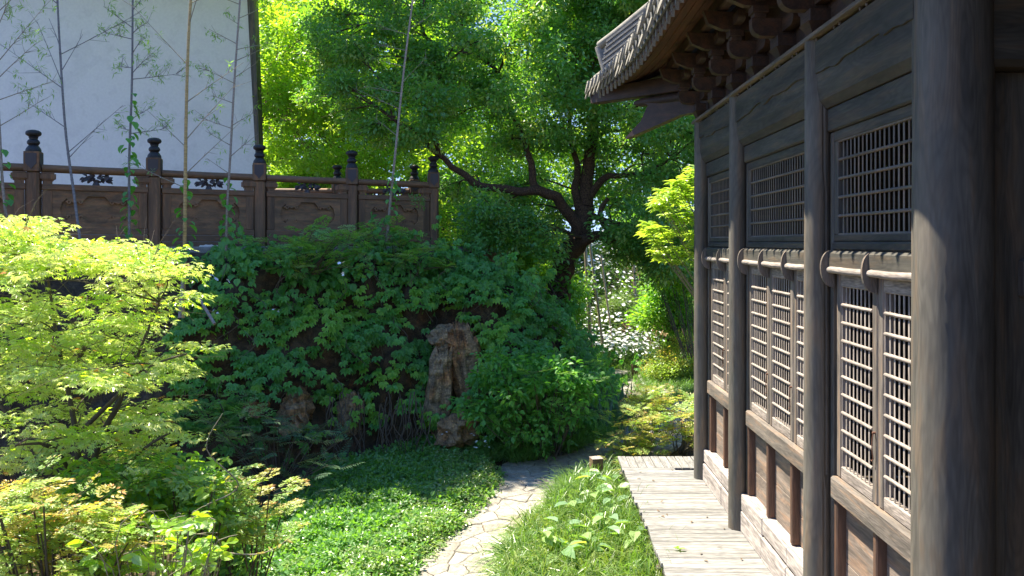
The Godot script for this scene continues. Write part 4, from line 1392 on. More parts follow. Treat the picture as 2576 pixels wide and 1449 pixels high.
# ---- trees
func build_trees() -> void:
	var cam := []
	for k in 3: cam.append(tuft(54, Vector3(.26, .2, .26), .088, .048, M.camphor[k], .35))
	cam.append(tuft(54, Vector3(.26, .2, .26), .088, .048, M.camphor[1], .35))
	cam.append(tuft(46, Vector3(.22, .18, .22), .085, .046, M.camphor[1], .35))
	var bri := []
	for k in 3: bri.append(tuft(56, Vector3(.32, .2, .32), .10, .062, M.bright[k], .3))
	var far := []
	for k in 3: far.append(tuft(60, Vector3(.5, .36, .5), .13, .085, M.far[k], .3))
	# the big tree in the middle
	var t := thing("broad_tree", "big dark-trunked tree with crooked limbs behind the rockery", "tree", spot(1395, 800, 16) + Vector3.DOWN * .6)
	var here := t.position
	var rel := func(list: Array) -> Array:
		var o := []
		for q in at_all(list): o.append(q - here)
		return o
	var trunk: Array = rel.call([[1388, 900, 16], [1395, 800, 16], [1408, 720, 16], [1425, 650, 16], [1450, 590, 16], [1472, 520, 16.1], [1480, 440, 16.2], [1492, 340, 16.3], [1515, 230, 16.4], [1530, 100, 16.4]])
	limb(t, "trunk", trunk.slice(0, 6), .27, .19, null, 16)
	limb(t, "limb", trunk.slice(5), .17, .05)
	var L := [
		[[[1455, 585, 15.95], [1430, 535, 15.8], [1385, 490, 15.6], [1318, 481, 15.4], [1208, 465, 15.2], [1170, 440, 15.1], [1114, 398, 15.0], [1060, 340, 14.8], [990, 300, 14.6]], .13, .03],
		[[[1385, 492, 15.6], [1345, 470, 15.6], [1336, 410, 15.6], [1318, 350, 15.7], [1280, 270, 15.8], [1255, 180, 16]], .10, .025],
		[[[1440, 625, 15.9], [1470, 600, 15.8], [1505, 592, 15.7], [1535, 606, 15.6], [1528, 580, 15.6], [1512, 550, 15.6], [1530, 500, 15.6]], .14, .04],
		[[[1465, 545, 16], [1450, 480, 16.1], [1452, 420, 16.2], [1430, 330, 16.3], [1440, 200, 16.5]], .11, .03],
		[[[1476, 500, 16.1], [1520, 450, 16], [1560, 440, 15.8], [1620, 435, 15.6], [1690, 400, 15.4]], .09, .025],
		[[[1485, 540, 16], [1540, 560, 15.9], [1600, 570, 15.8], [1640, 600, 15.8]], .07, .02],
		[[[1500, 300, 16.3], [1560, 280, 16], [1500, 270, 15.6], [1430, 265, 15.4]], .06, .02],
		[[[1110, 395, 15.0], [1080, 280, 15], [1110, 170, 15.2], [1060, 60, 15.5], [1080, -60, 15.5]], .05, .02],
		[[[1255, 180, 16], [1200, 140, 16], [1120, 120, 16], [1010, 60, 16]], .04, .015]]
	var anchor := []
	for q in L:
		var pts: Array = rel.call(q[0])
		limb(t, "limb", pts, q[1], q[2])
		anchor.append_array(pts.slice(1))
	anchor.append_array(trunk.slice(5))
	var region := [[800, -60], [770, 60], [790, 200], [810, 280], [880, 330], [960, 350], [1060, 385], [1120, 440], [1190, 540], [1290, 540], [1370, 570], [1440, 530], [1560, 610], [1660, 650], [1760, 620], [1800, 300], [1800, 100], [1640, -60]]
	var cs := in_region(region, 120, 14.2, 17.6, .5)
	var low := in_region([[1160, 500], [1200, 600], [1300, 600], [1370, 620], [1370, 500]], 10, 14.6, 15.6, .4)
	cs.append_array(low)
	cs.append_array(in_region([[1520, 590], [1640, 660], [1740, 680], [1740, 560]], 14, 15.2, 17, .4))
	cs.append_array(in_region([[1450, -60], [1650, -60], [1580, 120], [1510, 320], [1420, 230]], 26, 14.8, 17.6, .45))
	# the part of the crown above the frame
	for k in 18: cs.append(w(rf(-4.2, 1.6), rf(4.8, 6.6), rf(14.4, 17)))
	var rc := []
	for c in cs:
		var sx: float = 1330 + c.x * 2075 / -c.z
		var sy: float = 610 - (c.y - EYE) * 2075 / -c.z
		if Vector2((sx - 1462) / 60, (sy - 510) / 140).length() < 1.0 and -c.z < 16.2 or sx < 1150 and sy > 360 and -c.z < 15.5: continue   # the fork of the trunk stays clear of leaves
		var by_limb := false
		for k in 5:
			var la := Vector2([1114, 1174, 1208, 1318, 1336][k], [398, 446, 467, 481, 360][k])
			var lb := Vector2([1174, 1208, 1318, 1395, 1345][k], [446, 467, 481, 492, 475][k])
			if Geometry2D.get_closest_point_to_segment(Vector2(sx, sy), la, lb).distance_to(Vector2(sx, sy)) < 52 and -c.z < 15.9: by_limb = true
		if by_limb: continue   # so does the long bough
		rc.append(c - here)
	twigs(t, anchor, rc, .022)
	crown(t, rc, Vector3(.5, .3, .5), 19, cam, .5)
	# a few leafy twigs that hang before the balustrade's end post
	spread(t, "crown", cam, scatter_in(spot(1050, 515, 14.3) - here, Vector3(.22, .15, .1), 3, .5, .4, .6))
	# the bright tree on the left, its crown spreading over the terrace
	t = thing("maple_tree", "tall tree with sunlit yellow-green leaves and forked dark trunk behind the terrace", "tree", spot(900, 640, 21))
	here = t.position
	trunk = rel.call([[905, 640, 21], [902, 520, 21], [893, 430, 21], [880, 340, 21], [870, 260, 21], [858, 150, 21], [850, 20, 21], [840, -160, 20.5]])
	limb(t, "trunk", trunk, .24, .09, null, 12)
	L = [
		[[[893, 430, 21], [850, 360, 20.5], [800, 320, 20], [740, 285, 19.6], [690, 262, 19.3], [640, 225, 19.2]], .09, .04],
		[[[880, 340, 21], [840, 270, 20.8], [790, 215, 20.5], [730, 170, 20.2], [680, 120, 20]], .08, .03],
		[[[890, 420, 21], [930, 340, 20.5], [940, 260, 20], [920, 180, 20], [935, 60, 20]], .09, .03],
		[[[905, 470, 21], [960, 420, 20.5], [990, 330, 20], [1040, 250, 20], [1090, 150, 20]], .07, .02],
		[[[850, 20, 21], [700, -150, 19], [560, -300, 17], [420, -420, 14.5]], .10, .03],
		[[[858, 150, 21], [800, -100, 18], [700, -330, 15.5], [560, -520, 13.6]], .10, .03]]
	anchor = []
	for q in L:
		var pts: Array = rel.call(q[0])
		limb(t, "limb", pts, q[1], q[2])
		anchor.append_array(pts.slice(1))
	anchor.append_array(trunk.slice(3))
	cs = in_region([[656, -60], [656, 330], [700, 420], [790, 430], [900, 440], [1100, 450], [1180, 300], [1180, -60]], 60, 18.6, 23, .7)
	# high boughs that shade the terrace, the rockery and the bend of the path
	var high := []
	for k in 150:
		var g := rng.randf()
		var x := lerpf(-11.4, -3.5, g)
		var edge := lerpf(9.8, 13.3, g)
		high.append(w(x + rf(-.3, .3), rf(7.2, 8.8), edge + rf(1.1, 4.6)) - here)
	crown(t, high, Vector3(.85, .5, .85), 15, bri, .45, .9, 1.5)
	rc = []
	for c in cs: rc.append(c - here)
	twigs(t, anchor, rc, .03)
	crown(t, rc, Vector3(.85, .5, .85), 11, bri, .45, .9, 1.5)
	# trees farther back
	var names := ["slim tree with pale leaning trunk at the white building's corner", "bright tree filling the gap left of the pale trunk far behind", "far tree with clear green crown behind the balustrade's middle", "far yellow-green tree behind the broad tree's left boughs", "far tree glimpsed through the middle of the broad tree", "far tree behind the tiled corner of the eave", "dark evergreen clump low behind the balustrade's corner"]
	var spec := [
		[[[720, 640, 24], [690, 440, 24], [665, 340, 24], [640, 250, 24]], [[640, 120], [640, 430], [780, 450], [820, 250], [740, 60]], 16, 24, 27, .12],
		[[[760, 640, 28], [770, 400, 28], [790, 150, 28]], [[640, -60], [640, 470], [880, 500], [900, -60]], 34, 27, 31, .2],
		[[[1000, 640, 27], [990, 400, 27], [960, 100, 27]], [[860, -60], [860, 520], [1100, 560], [1100, -60]], 40, 26, 30, .2],
		[[[1180, 640, 27], [1170, 500, 27], [1150, 200, 27]], [[1050, -60], [1050, 640], [1260, 680], [1300, -60]], 44, 26, 31, .2],
		[[[1340, 760, 27], [1350, 500, 27], [1370, 200, 27]], [[1230, -60], [1230, 600], [1440, 620], [1470, -60]], 42, 29, 33, .2],
		[[[1600, 600, 30], [1590, 500, 30], [1580, 200, 30]], [[1420, -60], [1420, 540], [1600, 560], [1800, 600], [1800, 200], [1640, -60]], 48, 29, 34, .2],
		[[[1200, 780, 21], [1215, 650, 21], [1230, 560, 21]], [[1100, 480], [1100, 700], [1240, 740], [1290, 640], [1240, 520]], 22, 19, 22, .1]]
	for k in spec.size():
		var q: Array = spec[k]
		t = thing("garden_tree", names[k], "tree", spot(q[0][0][0], q[0][0][1], q[0][0][2]), "trees beyond the terrace")
		here = t.position
		var tp: Array = rel.call(q[0])
		limb(t, "trunk", tp, q[5], q[5] * .4)
		cs = in_region(q[1], q[2], q[3], q[4], .8)
		rc = []
		for c in cs: rc.append(c - here)
		twigs(t, tp, rc, .035)
		crown(t, rc, Vector3(1.0, .7, 1.0), 10, far if k != 6 else [bri[0], bri[2], bri[1]], .5, .85, 1.2)
	# thicket that closes the view behind everything
	var th := []
	for k in 420: th.append(turned(Vector3(rf(-20, 16), rf(1.0, 7.5), -rf(33, 40)), .5, 1.6, 2.6))
	for k in 140: th.append(turned(Vector3(rf(-20, 16), rf(7.5, 12), -rf(33, 40)), .5, 1.6, 2.6))
	var tk := thing("far_thicket", "mass of sunlit trees closing the view at the back of the garden", "trees", Vector3.ZERO)
	tk.set_meta("kind", "stuff")
	spread(tk, "crown", far, th)

# ---- bamboo canes with climbers
func bamboo(label: String, p: Array, r: float, m: Material, from: float, leafy: float, vine: float, branches: Array) -> void:
	var pts := at_all(p)
	var c := curve(pts, 12)
	var t := thing("bamboo", label, "bamboo", c[0], "young bamboo canes before the balustrade")
	var o := c[0]
	for i in c.size(): c[i] -= o
	# one culm section per joint
	var len := 0.0
	for i in c.size() - 1: len += c[i].distance_to(c[i + 1])
	var at := func(f: float) -> Vector3:
		var want := clampf(f, 0, 1) * len
		for i in c.size() - 1:
			var l := c[i].distance_to(c[i + 1])
			if want <= l: return c[i].lerp(c[i + 1], want / l)
			want -= l
		return c[-1]
	var n := int(len / .34)
	for k in n:
		var f0 := float(k) / n
		var f1 := float(k + 1) / n
		var q := PackedVector3Array()
		var rr := PackedFloat32Array()
		for e in [[0.0, 1.0], [.015, 1.22], [.035, .98], [.5, .97], [.97, 1.0], [1.0, 1.08]]:
			q.append(at.call(lerpf(f0, f1, e[0])))
			rr.append(lerpf(r, r * .62, f0) * e[1])
		var b := Buf.new()
		b.tube(q, rr, 10, false)
		part(t, "culm", b.mesh(), m)
	var lt := []
	var bl := Buf.new()
	for k in 9:
		bl.leaf(rdir() * .03, (rdir() + Vector3(0, -.4, 0)).normalized(), Vector3.UP + rdir() * .5, rf(.06, .10), .012)
	var bm := bl.mesh(M.under[1])
	for q in branches:   # where on the culm, sideways reach, rise, tufts
		var a: Vector3 = at.call(q[0])
		var e := a + Vector3(q[1] * .85, q[2] * .85, rf(-.3, .3))
		var mid := a.lerp(e, .5) + Vector3(-q[1] * .06, -q[2] * .06, 0)
		var cc := curve([a, mid, e], 6)
		var b := Buf.new()
		b.tube(cc, taper(cc.size(), .007, .002), 5, false)
		for g in int(q[3] * .7):
			var f := rf(.35, 1.0)
			var s: Vector3 = cc[int(f * (cc.size() - 1))]
			var tip := s + Vector3(q[1] * rf(.0, .25) + rf(-.06, .06), rf(-.04, .16), rf(-.1, .1))
			b.tube(PackedVector3Array([s, tip]), PackedFloat32Array([.003, .0015]), 4, false)
			if rng.randf() < leafy * .9: lt.append(turned(tip + rdir() * .04, .8, .7, 1.2))
		part(t, "branch", b.mesh(), M.twig_pale if m != M.bamboo_grey else M.bamboo_grey)
	many(t, "leaves", bm, lt)
	if vine > 0.0:
		var hv := Buf.new()
		hv.blade(Vector3.ZERO, Vector3(0, -.5, 1).normalized(), Vector3(0, 1, .6).normalized(), .13, .10, .25)
		var hm := hv.mesh(M.creeper[0])
		var hm2 := hv.mesh(M.creeper[1])
		var k := 0
		var y := from
		while y < vine:
			var p0: Vector3 = at.call(y)
			var a := rf(0, TAU)
			var bs := Basis(Vector3.UP, a) * Basis(Vector3.RIGHT, rf(-.3, .5))
			part(t, "vine_leaf", hm if k % 2 else hm2, null, Transform3D(bs.scaled(Vector3.ONE * rf(.55, 1.15)), p0 + Vector3(sin(a), 0, cos(a)) * rf(.02, .08)))
			y += .035 / len * 1.2 * (1.0 if y < vine * .75 else 1.8)
			k += 1

func build_bamboo() -> void:
	bamboo("leaning grey bamboo cane with bare forked twigs, second from the photo's left edge", [[206, 640, 10.9], [185, 480, 11], [165, 330, 11], [150, 110, 11], [142, -60, 11]], .019, M.bamboo_grey, 0, .3, 0, [[.35, .45, .5, 8], [.37, .85, .75, 7], [.46, -.75, .45, 8], [.60, -1.1, .75, 10], [.62, -.45, 1.0, 8], [.66, .30, .6, 5], [.72, 1.15, .75, 16], [.75, -.3, .5, 6], [.9, -.5, .5, 5]])
	bamboo("upright bamboo cane wrapped in heart-leaved vine with leafy tiers above", [[325, 660, 11.2], [325, 500, 11.2], [325, 400, 11.2], [332, 200, 11.2], [334, -60, 11.2]], .0185, M.bamboo_grey, .02, 1.0, .60, [[.45, .5, .12, 20], [.46, -.35, .1, 10], [.5, .35, .25, 14], [.64, .62, .15, 30], [.66, .45, .22, 20], [.68, -.4, .1, 12], [.73, .25, .2, 12], [.78, -.5, .12, 18], [.80, .4, .12, 16], [.82, -.3, .25, 12], [.88, .2, .2, 10], [.92, -.5, .25, 18], [.94, .35, .25, 16], [.97, -.45, .2, 18], [.99, .3, .2, 10]])
	bamboo("thick golden-yellow bamboo cane standing just right of the maple's top", [[460, 800, 10.6], [464, 640, 10.6], [466, 480, 10.6], [468, 300, 10.6], [474, 100, 10.6], [484, -60, 10.6]], .026, M.bamboo, .12, .3, .42, [[.38, -.75, .35, 8], [.42, .9, .75, 5], [.5, -.7, .6, 3], [.52, .85, .8, 6], [.63, .95, .55, 5], [.74, -.9, .95, 5], [.86, .45, 1.0, 12], [.92, .7, .5, 16], [.95, .3, .7, 8]])
	bamboo("pale thin bamboo cane with small leaf tiers at the white building's corner", [[569, 650, 11.7], [572, 520, 11.7], [580, 380, 11.7], [590, 200, 11.7], [608, -60, 11.7]], .0185, M.bamboo_pale, .02, .8, .30, [[.3, -.35, .25, 6], [.36, .55, .35, 8], [.4, -.3, .2, 6], [.46, -.45, .15, 14], [.47, .4, .2, 10], [.55, -.3, .1, 10], [.62, -.5, .25, 16], [.64, .4, .25, 6], [.7, .5, .35, 8], [.74, .55, .15, 12], [.76, -.4, .2, 12], [.83, -.3, .2, 6], [.85, .6, .4, 8], [.9, -.6, .2, 14], [.95, -.4, .4, 6]])
	bamboo("tan bamboo cane leaning right before the balustrade's corner, vine at its foot", [[972, 610, 12.9], [985, 480, 12.9], [1000, 330, 12.9], [1018, 160, 12.9], [1046, -60, 12.9]], .021, M.bamboo_pale, .02, .6, .33, [[.4, -.5, .4, 8], [.5, -.8, .35, 10], [.56, -.7, .15, 12], [.6, .5, .4, 6], [.66, -.65, .2, 14], [.72, -.6, .15, 14], [.78, -.7, .2, 14], [.8, .5, .3, 10], [.9, .4, .4, 8]])
	bamboo("vine-wrapped bamboo cane at the photo's left edge, mostly outside it", [[22, 590, 10.6], [8, 480, 10.6], [0, 350, 10.6], [-10, 150, 10.6], [-14, -60, 10.6]], .019, M.bamboo_pale, .02, .9, .38, [[.42, .55, .45, 10], [.52, .9, .3, 16], [.6, .7, .5, 12], [.66, .75, .9, 24], [.78, .55, .75, 22], [.85, .75, .6, 22]])
	for q in [[[492, 735, 10.5], [540, 815, 10.2], "pale stick leaning on the golden bamboo cane", .02], [[460, 700, 10.4], [452, 800, 10.3], "short grey stake upright beside the golden bamboo cane", .022]]:
		var a := spot(q[0][0], q[0][1], q[0][2])
		var e := spot(q[1][0], q[1][1], q[1][2])
		var b := Buf.new()
		b.tube(PackedVector3Array([e, a.lerp(e, .5), a]), PackedFloat32Array([q[3], q[3] * .95, q[3] * .9]), 10)
		tag(part(self, "stake", b.mesh(), M.bamboo_pale), q[2], "stake", "stakes beside the bamboo")

# ---- the near maple and the shrubs before it
func build_maple() -> void:
	var t := thing("japanese_maple", "sunlit yellow-green Japanese maple with layered fans of small star leaves", "tree", Vector3(-3.25, 0, -5.7))
	var here := t.position
	var sp := []
	for k in 3: sp.append(star_spray(26, .17, .042, M.maple[k], M.maple[2]))
	sp.append(star_spray(26, .17, .042, M.maple[0], M.maple[2]))
	sp.append(star_spray(22, .16, .045, M.maple[2], M.orange_leaf))
	var region := [[-60, 560], [50, 565], [100, 620], [190, 615], [240, 600], [280, 650], [340, 610], [370, 650], [425, 662], [390, 700], [455, 738], [390, 765], [400, 800], [420, 850], [480, 868], [430, 920], [390, 950], [415, 1000], [390, 1060], [430, 1100], [410, 1150], [370, 1180], [280, 1170], [190, 1160], [100, 1190], [-60, 1230]]
	var cs := in_region(region, 66, 4.95, 6.5, .25)
	for q in [[5, 575, 5.9], [45, 580, 5.8], [20, 610, 5.6], [70, 615, 5.7], [120, 632, 5.6], [180, 630, 5.8], [235, 618, 5.9], [300, 660, 5.7], [350, 622, 5.8], [420, 668, 5.5], [-30, 590, 5.7]]: cs.append(spot(q[0], q[1] + 14, q[2]))
	var rc := []
	for c in cs: rc.append(c - here)
	var stems := [
		[[210, 1500, 5.7], [200, 1250, 5.7], [190, 1080, 5.7], [160, 930, 5.7], [130, 760, 5.8], [110, 660, 5.8]],
		[[215, 1450, 5.7], [240, 1150, 5.7], [300, 1010, 5.6], [350, 880, 5.6], [400, 760, 5.6]],
		[[190, 1100, 5.7], [280, 1010, 5.5], [360, 930, 5.4], [470, 890, 5.3]],
		[[205, 1300, 5.7], [80, 1130, 5.6], [0, 1020, 5.5], [-60, 940, 5.5]],
		[[170, 960, 5.7], [250, 800, 6], [300, 690, 6.1]],
		[[215, 1350, 5.7], [330, 1160, 5.3], [440, 1080, 5.1]],
		[[200, 1250, 5.7], [140, 1130, 5.2], [40, 1120, 5.0]]]
	var anchor := []
	for k in stems.size():
		var pts := []
		for q in at_all(stems[k]): pts.append(q - here)
		limb(t, "stem", pts, .032 if k < 2 else .02, .006, M.twig, 8)
		var fine := curve(pts, 4)
		for i in range(4, fine.size()): anchor.append(fine[i])
	twigs(t, anchor, rc, .006, M.twig)
	var xs := []
	for c in rc:
		for k in 6: xs.append(turned(c + Vector3(rf(-.2, .2), rf(-.05, .05), rf(-.2, .2)), .3, .75, 1.15))
	# drooping finger-like tips at the rim
	for q in [[470, 672, 5.4], [505, 738, 5.3], [545, 870, 5.2], [500, 862, 5.25], [480, 935, 5.3], [455, 640, 5.6], [400, 645, 5.6], [340, 612, 5.8], [110, 605, 5.9], [30, 568, 6], [490, 1095, 5.1], [380, 1170, 5.0], [470, 1010, 5.2]]:
		for k in 3: xs.append(turned(spot(q[0] - k * 18, q[1] + k * 4, q[2]) - here, .3, .5, .7))
	spread(t, "foliage", sp, xs)

func shrub(called: String, label: String, group: String, base: Vector3, cs: Array, r: Vector3, each: int, meshes: Array, stem_m: Material, tilt := .5, lo := .8, hi := 1.25) -> Node3D:
	var t := thing(called, label, "shrub", base, group)
	var b := Buf.new()
	for c in cs:
		var e: Vector3 = c - base
		var f := Vector3(rf(-.08, .08) + e.x * .25, 0, rf(-.08, .08) + e.z * .25)
		var q := curve([f, f.lerp(e, .5) + Vector3(rf(-.05, .05), .04, rf(-.05, .05)), e], 3)
		b.tube(q, taper(q.size(), .009, .004), 5, false)
	part(t, "stems", b.mesh(), stem_m).set_meta("kind", "stuff")
	var xs := []
	for c in cs: xs.append_array(scatter_in(c - base, r * rf(.8, 1.2), each, tilt, lo, hi, .6))
	spread(t, "foliage", meshes, xs)
	return t

func build_shrubs() -> void:
	var nan := []
	for k in 3: nan.append(pinnate(.25, 4, .023, .052, M.nandina[k], [M.nandina[2], M.gold_leaf, M.orange_leaf][k], M.twig))
	var ora := []
	for k in 3: ora.append(pinnate(.2, 3, .02, .042, [M.nandina[0], M.gold_leaf, M.nandina[1]][k], [M.orange_leaf, M.orange_leaf, M.gold_leaf][k], M.twig))
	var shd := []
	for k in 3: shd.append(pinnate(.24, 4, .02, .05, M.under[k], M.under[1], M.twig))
	var spears := []
	for k in 3: spears.append(pinnate(.28, 9, .018, .085, M.mahonia[k], M.mahonia[2] if k == 2 else M.mahonia[1], M.twig, false))
	# lit nandinas by the far end of the deck
	shrub("nandina", "sunlit nandina left of the deck's far end, lowest fans reaching over the path", "nandinas at the far end of the deck", ground_spot(1590, 1175) + Vector3(0, 0, -.3), in_region([[1530, 1120], [1560, 1060], [1620, 1030], [1670, 1060], [1660, 1130], [1580, 1150]], 20, 10.9, 11.6, .12), Vector3(.17, .09, .17), 5, nan, M.twig_pale, .55, .7, 1.0)
	shrub("nandina", "taller sunlit nandina behind the first, its fans before the dark iris leaves", "nandinas at the far end of the deck", ground_spot(1640, 1140) + Vector3(0, 0, -.4), in_region([[1575, 1000], [1600, 980], [1680, 985], [1690, 1040], [1620, 1070], [1580, 1050]], 20, 11.4, 12.2, .12), Vector3(.17, .09, .17), 5, nan, M.twig_pale, .55, .7, 1.0)
	shrub("nandina", "sunlit nandina against the far corner column's foot", "nandinas at the far end of the deck", ground_spot(1720, 1140) + Vector3(0, 0, -.3), in_region([[1680, 1010], [1745, 985], [1800, 1000], [1800, 1130], [1720, 1130], [1690, 1080]], 22, 10.9, 12.0, .12), Vector3(.17, .1, .17), 5, nan, M.twig_pale, .55, .7, 1.0)
	shrub("nandina", "small sprig of nandina beside the squared post near the deck", "nandinas at the far end of the deck", ground_spot(1540, 1215), in_region([[1525, 1160], [1550, 1150], [1560, 1190], [1535, 1205]], 5, 10.2, 10.5, .08), Vector3(.06, .05, .06), 2, nan, M.twig_pale, .4, .45, .6)
	# bright big-leaved bush against the far column
	var lb := []
	for k in 2:
		var b := Buf.new()
		for i in 9:
			var a := i * 2.4
			b.blade(Vector3.ZERO, Vector3(cos(a), .55 - .07 * i, sin(a)).normalized(), (Vector3.UP + rdir() * .2).normalized(), rf(.12, .17), .052, .35)
		lb.append(b.mesh(M.lit[k]))
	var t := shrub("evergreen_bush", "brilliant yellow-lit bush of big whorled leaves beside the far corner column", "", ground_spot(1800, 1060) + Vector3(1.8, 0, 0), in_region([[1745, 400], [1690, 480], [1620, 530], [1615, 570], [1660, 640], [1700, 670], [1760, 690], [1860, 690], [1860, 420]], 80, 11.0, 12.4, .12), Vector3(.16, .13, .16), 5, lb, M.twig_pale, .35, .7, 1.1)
	# dark shrubs before the rockery, left
	shrub("mahonia", "dark blue-green mahonia of spiny feather leaves at the rockery's foot", "mahonias at the foot of the rockery", ground_spot(700, 1215), in_region([[520, 1080], [600, 1050], [760, 1070], [880, 1110], [850, 1180], [760, 1260], [600, 1240], [520, 1180]], 46, 9.3, 10.9, .16), Vector3(.2, .14, .2), 4, spears, M.twig, .55, .7, 1.1)
	shrub("mahonia", "upper mahonia clump under the rust-brown rock", "mahonias at the foot of the rockery", ground_spot(640, 1170), in_region([[490, 1010], [600, 1000], [640, 1050], [560, 1100], [490, 1090]], 14, 9.8, 10.6, .16), Vector3(.2, .14, .2), 4, shd, M.twig, .55, .8, 1.2)
	# shade-loving nandinas along the balustrade's foot
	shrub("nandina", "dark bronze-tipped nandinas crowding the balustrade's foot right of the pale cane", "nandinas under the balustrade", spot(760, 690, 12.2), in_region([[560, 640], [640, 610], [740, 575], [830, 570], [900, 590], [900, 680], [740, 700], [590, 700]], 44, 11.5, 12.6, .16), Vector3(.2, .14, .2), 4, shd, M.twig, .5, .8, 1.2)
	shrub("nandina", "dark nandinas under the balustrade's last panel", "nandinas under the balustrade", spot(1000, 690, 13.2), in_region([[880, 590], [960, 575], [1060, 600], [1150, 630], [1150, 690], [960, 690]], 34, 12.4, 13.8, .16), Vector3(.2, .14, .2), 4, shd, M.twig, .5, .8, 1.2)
	# the leafy mass on the rockery's right shoulder
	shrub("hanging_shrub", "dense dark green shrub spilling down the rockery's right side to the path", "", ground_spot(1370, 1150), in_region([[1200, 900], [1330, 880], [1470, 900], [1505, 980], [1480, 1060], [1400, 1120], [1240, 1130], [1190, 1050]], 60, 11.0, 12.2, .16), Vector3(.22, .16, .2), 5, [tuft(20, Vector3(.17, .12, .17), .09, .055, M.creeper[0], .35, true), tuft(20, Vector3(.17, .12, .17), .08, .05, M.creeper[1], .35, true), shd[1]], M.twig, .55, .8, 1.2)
	# foreground, bottom left
	shrub("nandina", "sunlit orange-tipped nandina in the bottom left foreground", "foreground nandinas", spot(150, 1700, 4.6), in_region([[-60, 1240], [60, 1225], [170, 1255], [260, 1290], [330, 1340], [330, 1420], [240, 1520], [-60, 1520]], 70, 4.1, 4.9, .075), Vector3(.12, .07, .12), 7, ora + [nan[0]], M.twig, .45, .5, .8)
	shrub("nandina", "slender sunlit nandina sprig leaning out toward the groundcover", "foreground nandinas", ground_spot(620, 1560), in_region([[570, 1220], [690, 1220], [720, 1290], [700, 1370], [640, 1400], [590, 1330], [540, 1290]], 16, 5.3, 5.8, .1), Vector3(.1, .06, .1), 3, nan, M.twig, .4, .5, .75)
	shrub("wild_shrub", "dim green shrub in the maple's own shade above the broad leaves", "", spot(420, 1700, 5.2), in_region([[240, 1180], [400, 1150], [520, 1170], [580, 1260], [560, 1350], [420, 1340], [300, 1290], [120, 1240]], 46, 5.0, 5.7, .12), Vector3(.15, .12, .15), 4, [tuft(22, Vector3(.14, .1, .14), .07, .038, M.broad[1], .2, true), tuft(22, Vector3(.14, .1, .14), .055, .03, M.camphor[1], .2, true), nan[1]], M.twig, .5, .8, 1.2)
	shrub("wild_shrub", "dark low shrub between the maple and the groundcover", "", spot(560, 1600, 6.0), in_region([[480, 1180], [580, 1230], [640, 1330], [650, 1449], [560, 1520], [520, 1400]], 30, 5.8, 6.6, .14), Vector3(.15, .12, .15), 4, [tuft(22, Vector3(.14, .1, .14), .06, .032, M.under[1], .2, true), tuft(22, Vector3(.14, .1, .14), .06, .03, M.camphor[0], .2, true)], M.twig, .5, .8, 1.2)
	# broad leaves in pairs on arching stalks; every leaf is a part
	var bt := thing("broad_leaf_bush", "bright lime-green bush of big pointed leaves at the bottom of the foreground", "shrub", spot(400, 1640, 4.4))
	var here := bt.position
	var bm := []
	for k in 3:
		var b := Buf.new()
		b.blade(Vector3.ZERO, Vector3(0, 0, 1), Vector3.UP, .068, .038, .12, .2)
		bm.append(b.mesh(M.broad[k]))
	var stalks := Buf.new()
	var more := []
	var n := 0
	for q in in_region([[200, 1400], [250, 1350], [330, 1330], [420, 1300], [520, 1310], [560, 1370], [545, 1440], [420, 1520], [250, 1520]], 85, 4.0, 4.7, .045):
		var p: Vector3 = q - here
		var dir := Vector3(rf(-1, 1), rf(.2, .7), rf(-.2, 1)).normalized()
		stalks.tube(curve([Vector3(p.x * .5, 0, p.z * .5), p - dir * .06, p + dir * .15], 3), taper(7, .004, .0015), 5, false)
		for k in 3 + n % 2:
			for e in [-1.0, 1.0]:
				var ld: Vector3 = (dir * .5 + dir.cross(Vector3.UP).normalized() * e + Vector3(0, -.35, 0) + rdir() * .3).normalized()
				var up := (Vector3.UP * .6 + rdir() * .5 + Vector3(0, 0, .6)).normalized()
				var x := up.cross(ld).normalized()
				var xf := Transform3D(Basis(x, ld.cross(x), ld).scaled(Vector3.ONE * rf(.75, 1.2)), p + dir * (.045 * k - .02))
				if n < 290: part(bt, "leaf", bm[rng.randi() % 3], null, xf)
				else: more.append(xf)
				n += 1
	spread(bt, "foliage", bm, more)
	part(bt, "stalks", stalks.mesh(), M.twig_pale).set_meta("kind", "stuff")
	# arching bare shoots
	for q in [[[[520, 1270, 4.9], [600, 1220, 4.9], [520, 1130, 4.8], [560, 1040, 4.8]], "young vine shoot curling up beside the maple's tips"], [[[560, 1390, 4.6], [640, 1395, 4.6], [690, 1380, 4.6], [740, 1345, 4.6]], "pale yellow shoot arching toward the groundcover"], [[[90, 1330, 4.4], [160, 1280, 4.4], [230, 1210, 4.4], [250, 1185, 4.4]], "hairy young vine tip over the orange nandina"]]:
		var o := thing("vine_shoot", q[1], "vine", spot(q[0][0][0], q[0][0][1], q[0][0][2]), "shoots in the left foreground")
		var pts := []
		for p in at_all(q[0]): pts.append(p - o.position)
		var c := curve(pts, 6)
		var b := Buf.new()
		b.tube(c, taper(c.size(), .005, .002), 6)
		part(o, "stem", b.mesh(), M.twig_pale)
		var lf := Buf.new()
		lf.blade(Vector3.ZERO, Vector3(0, 0, 1), Vector3.UP, .035, .018, .3)
		for k in 12:
			part(o, "leaf", lf.mesh(M.gold_leaf) if k % 3 else lf.mesh(M.nandina[0]), null, turned(c[4 + k] + rdir() * .006, 1.2, .6, 1.2))

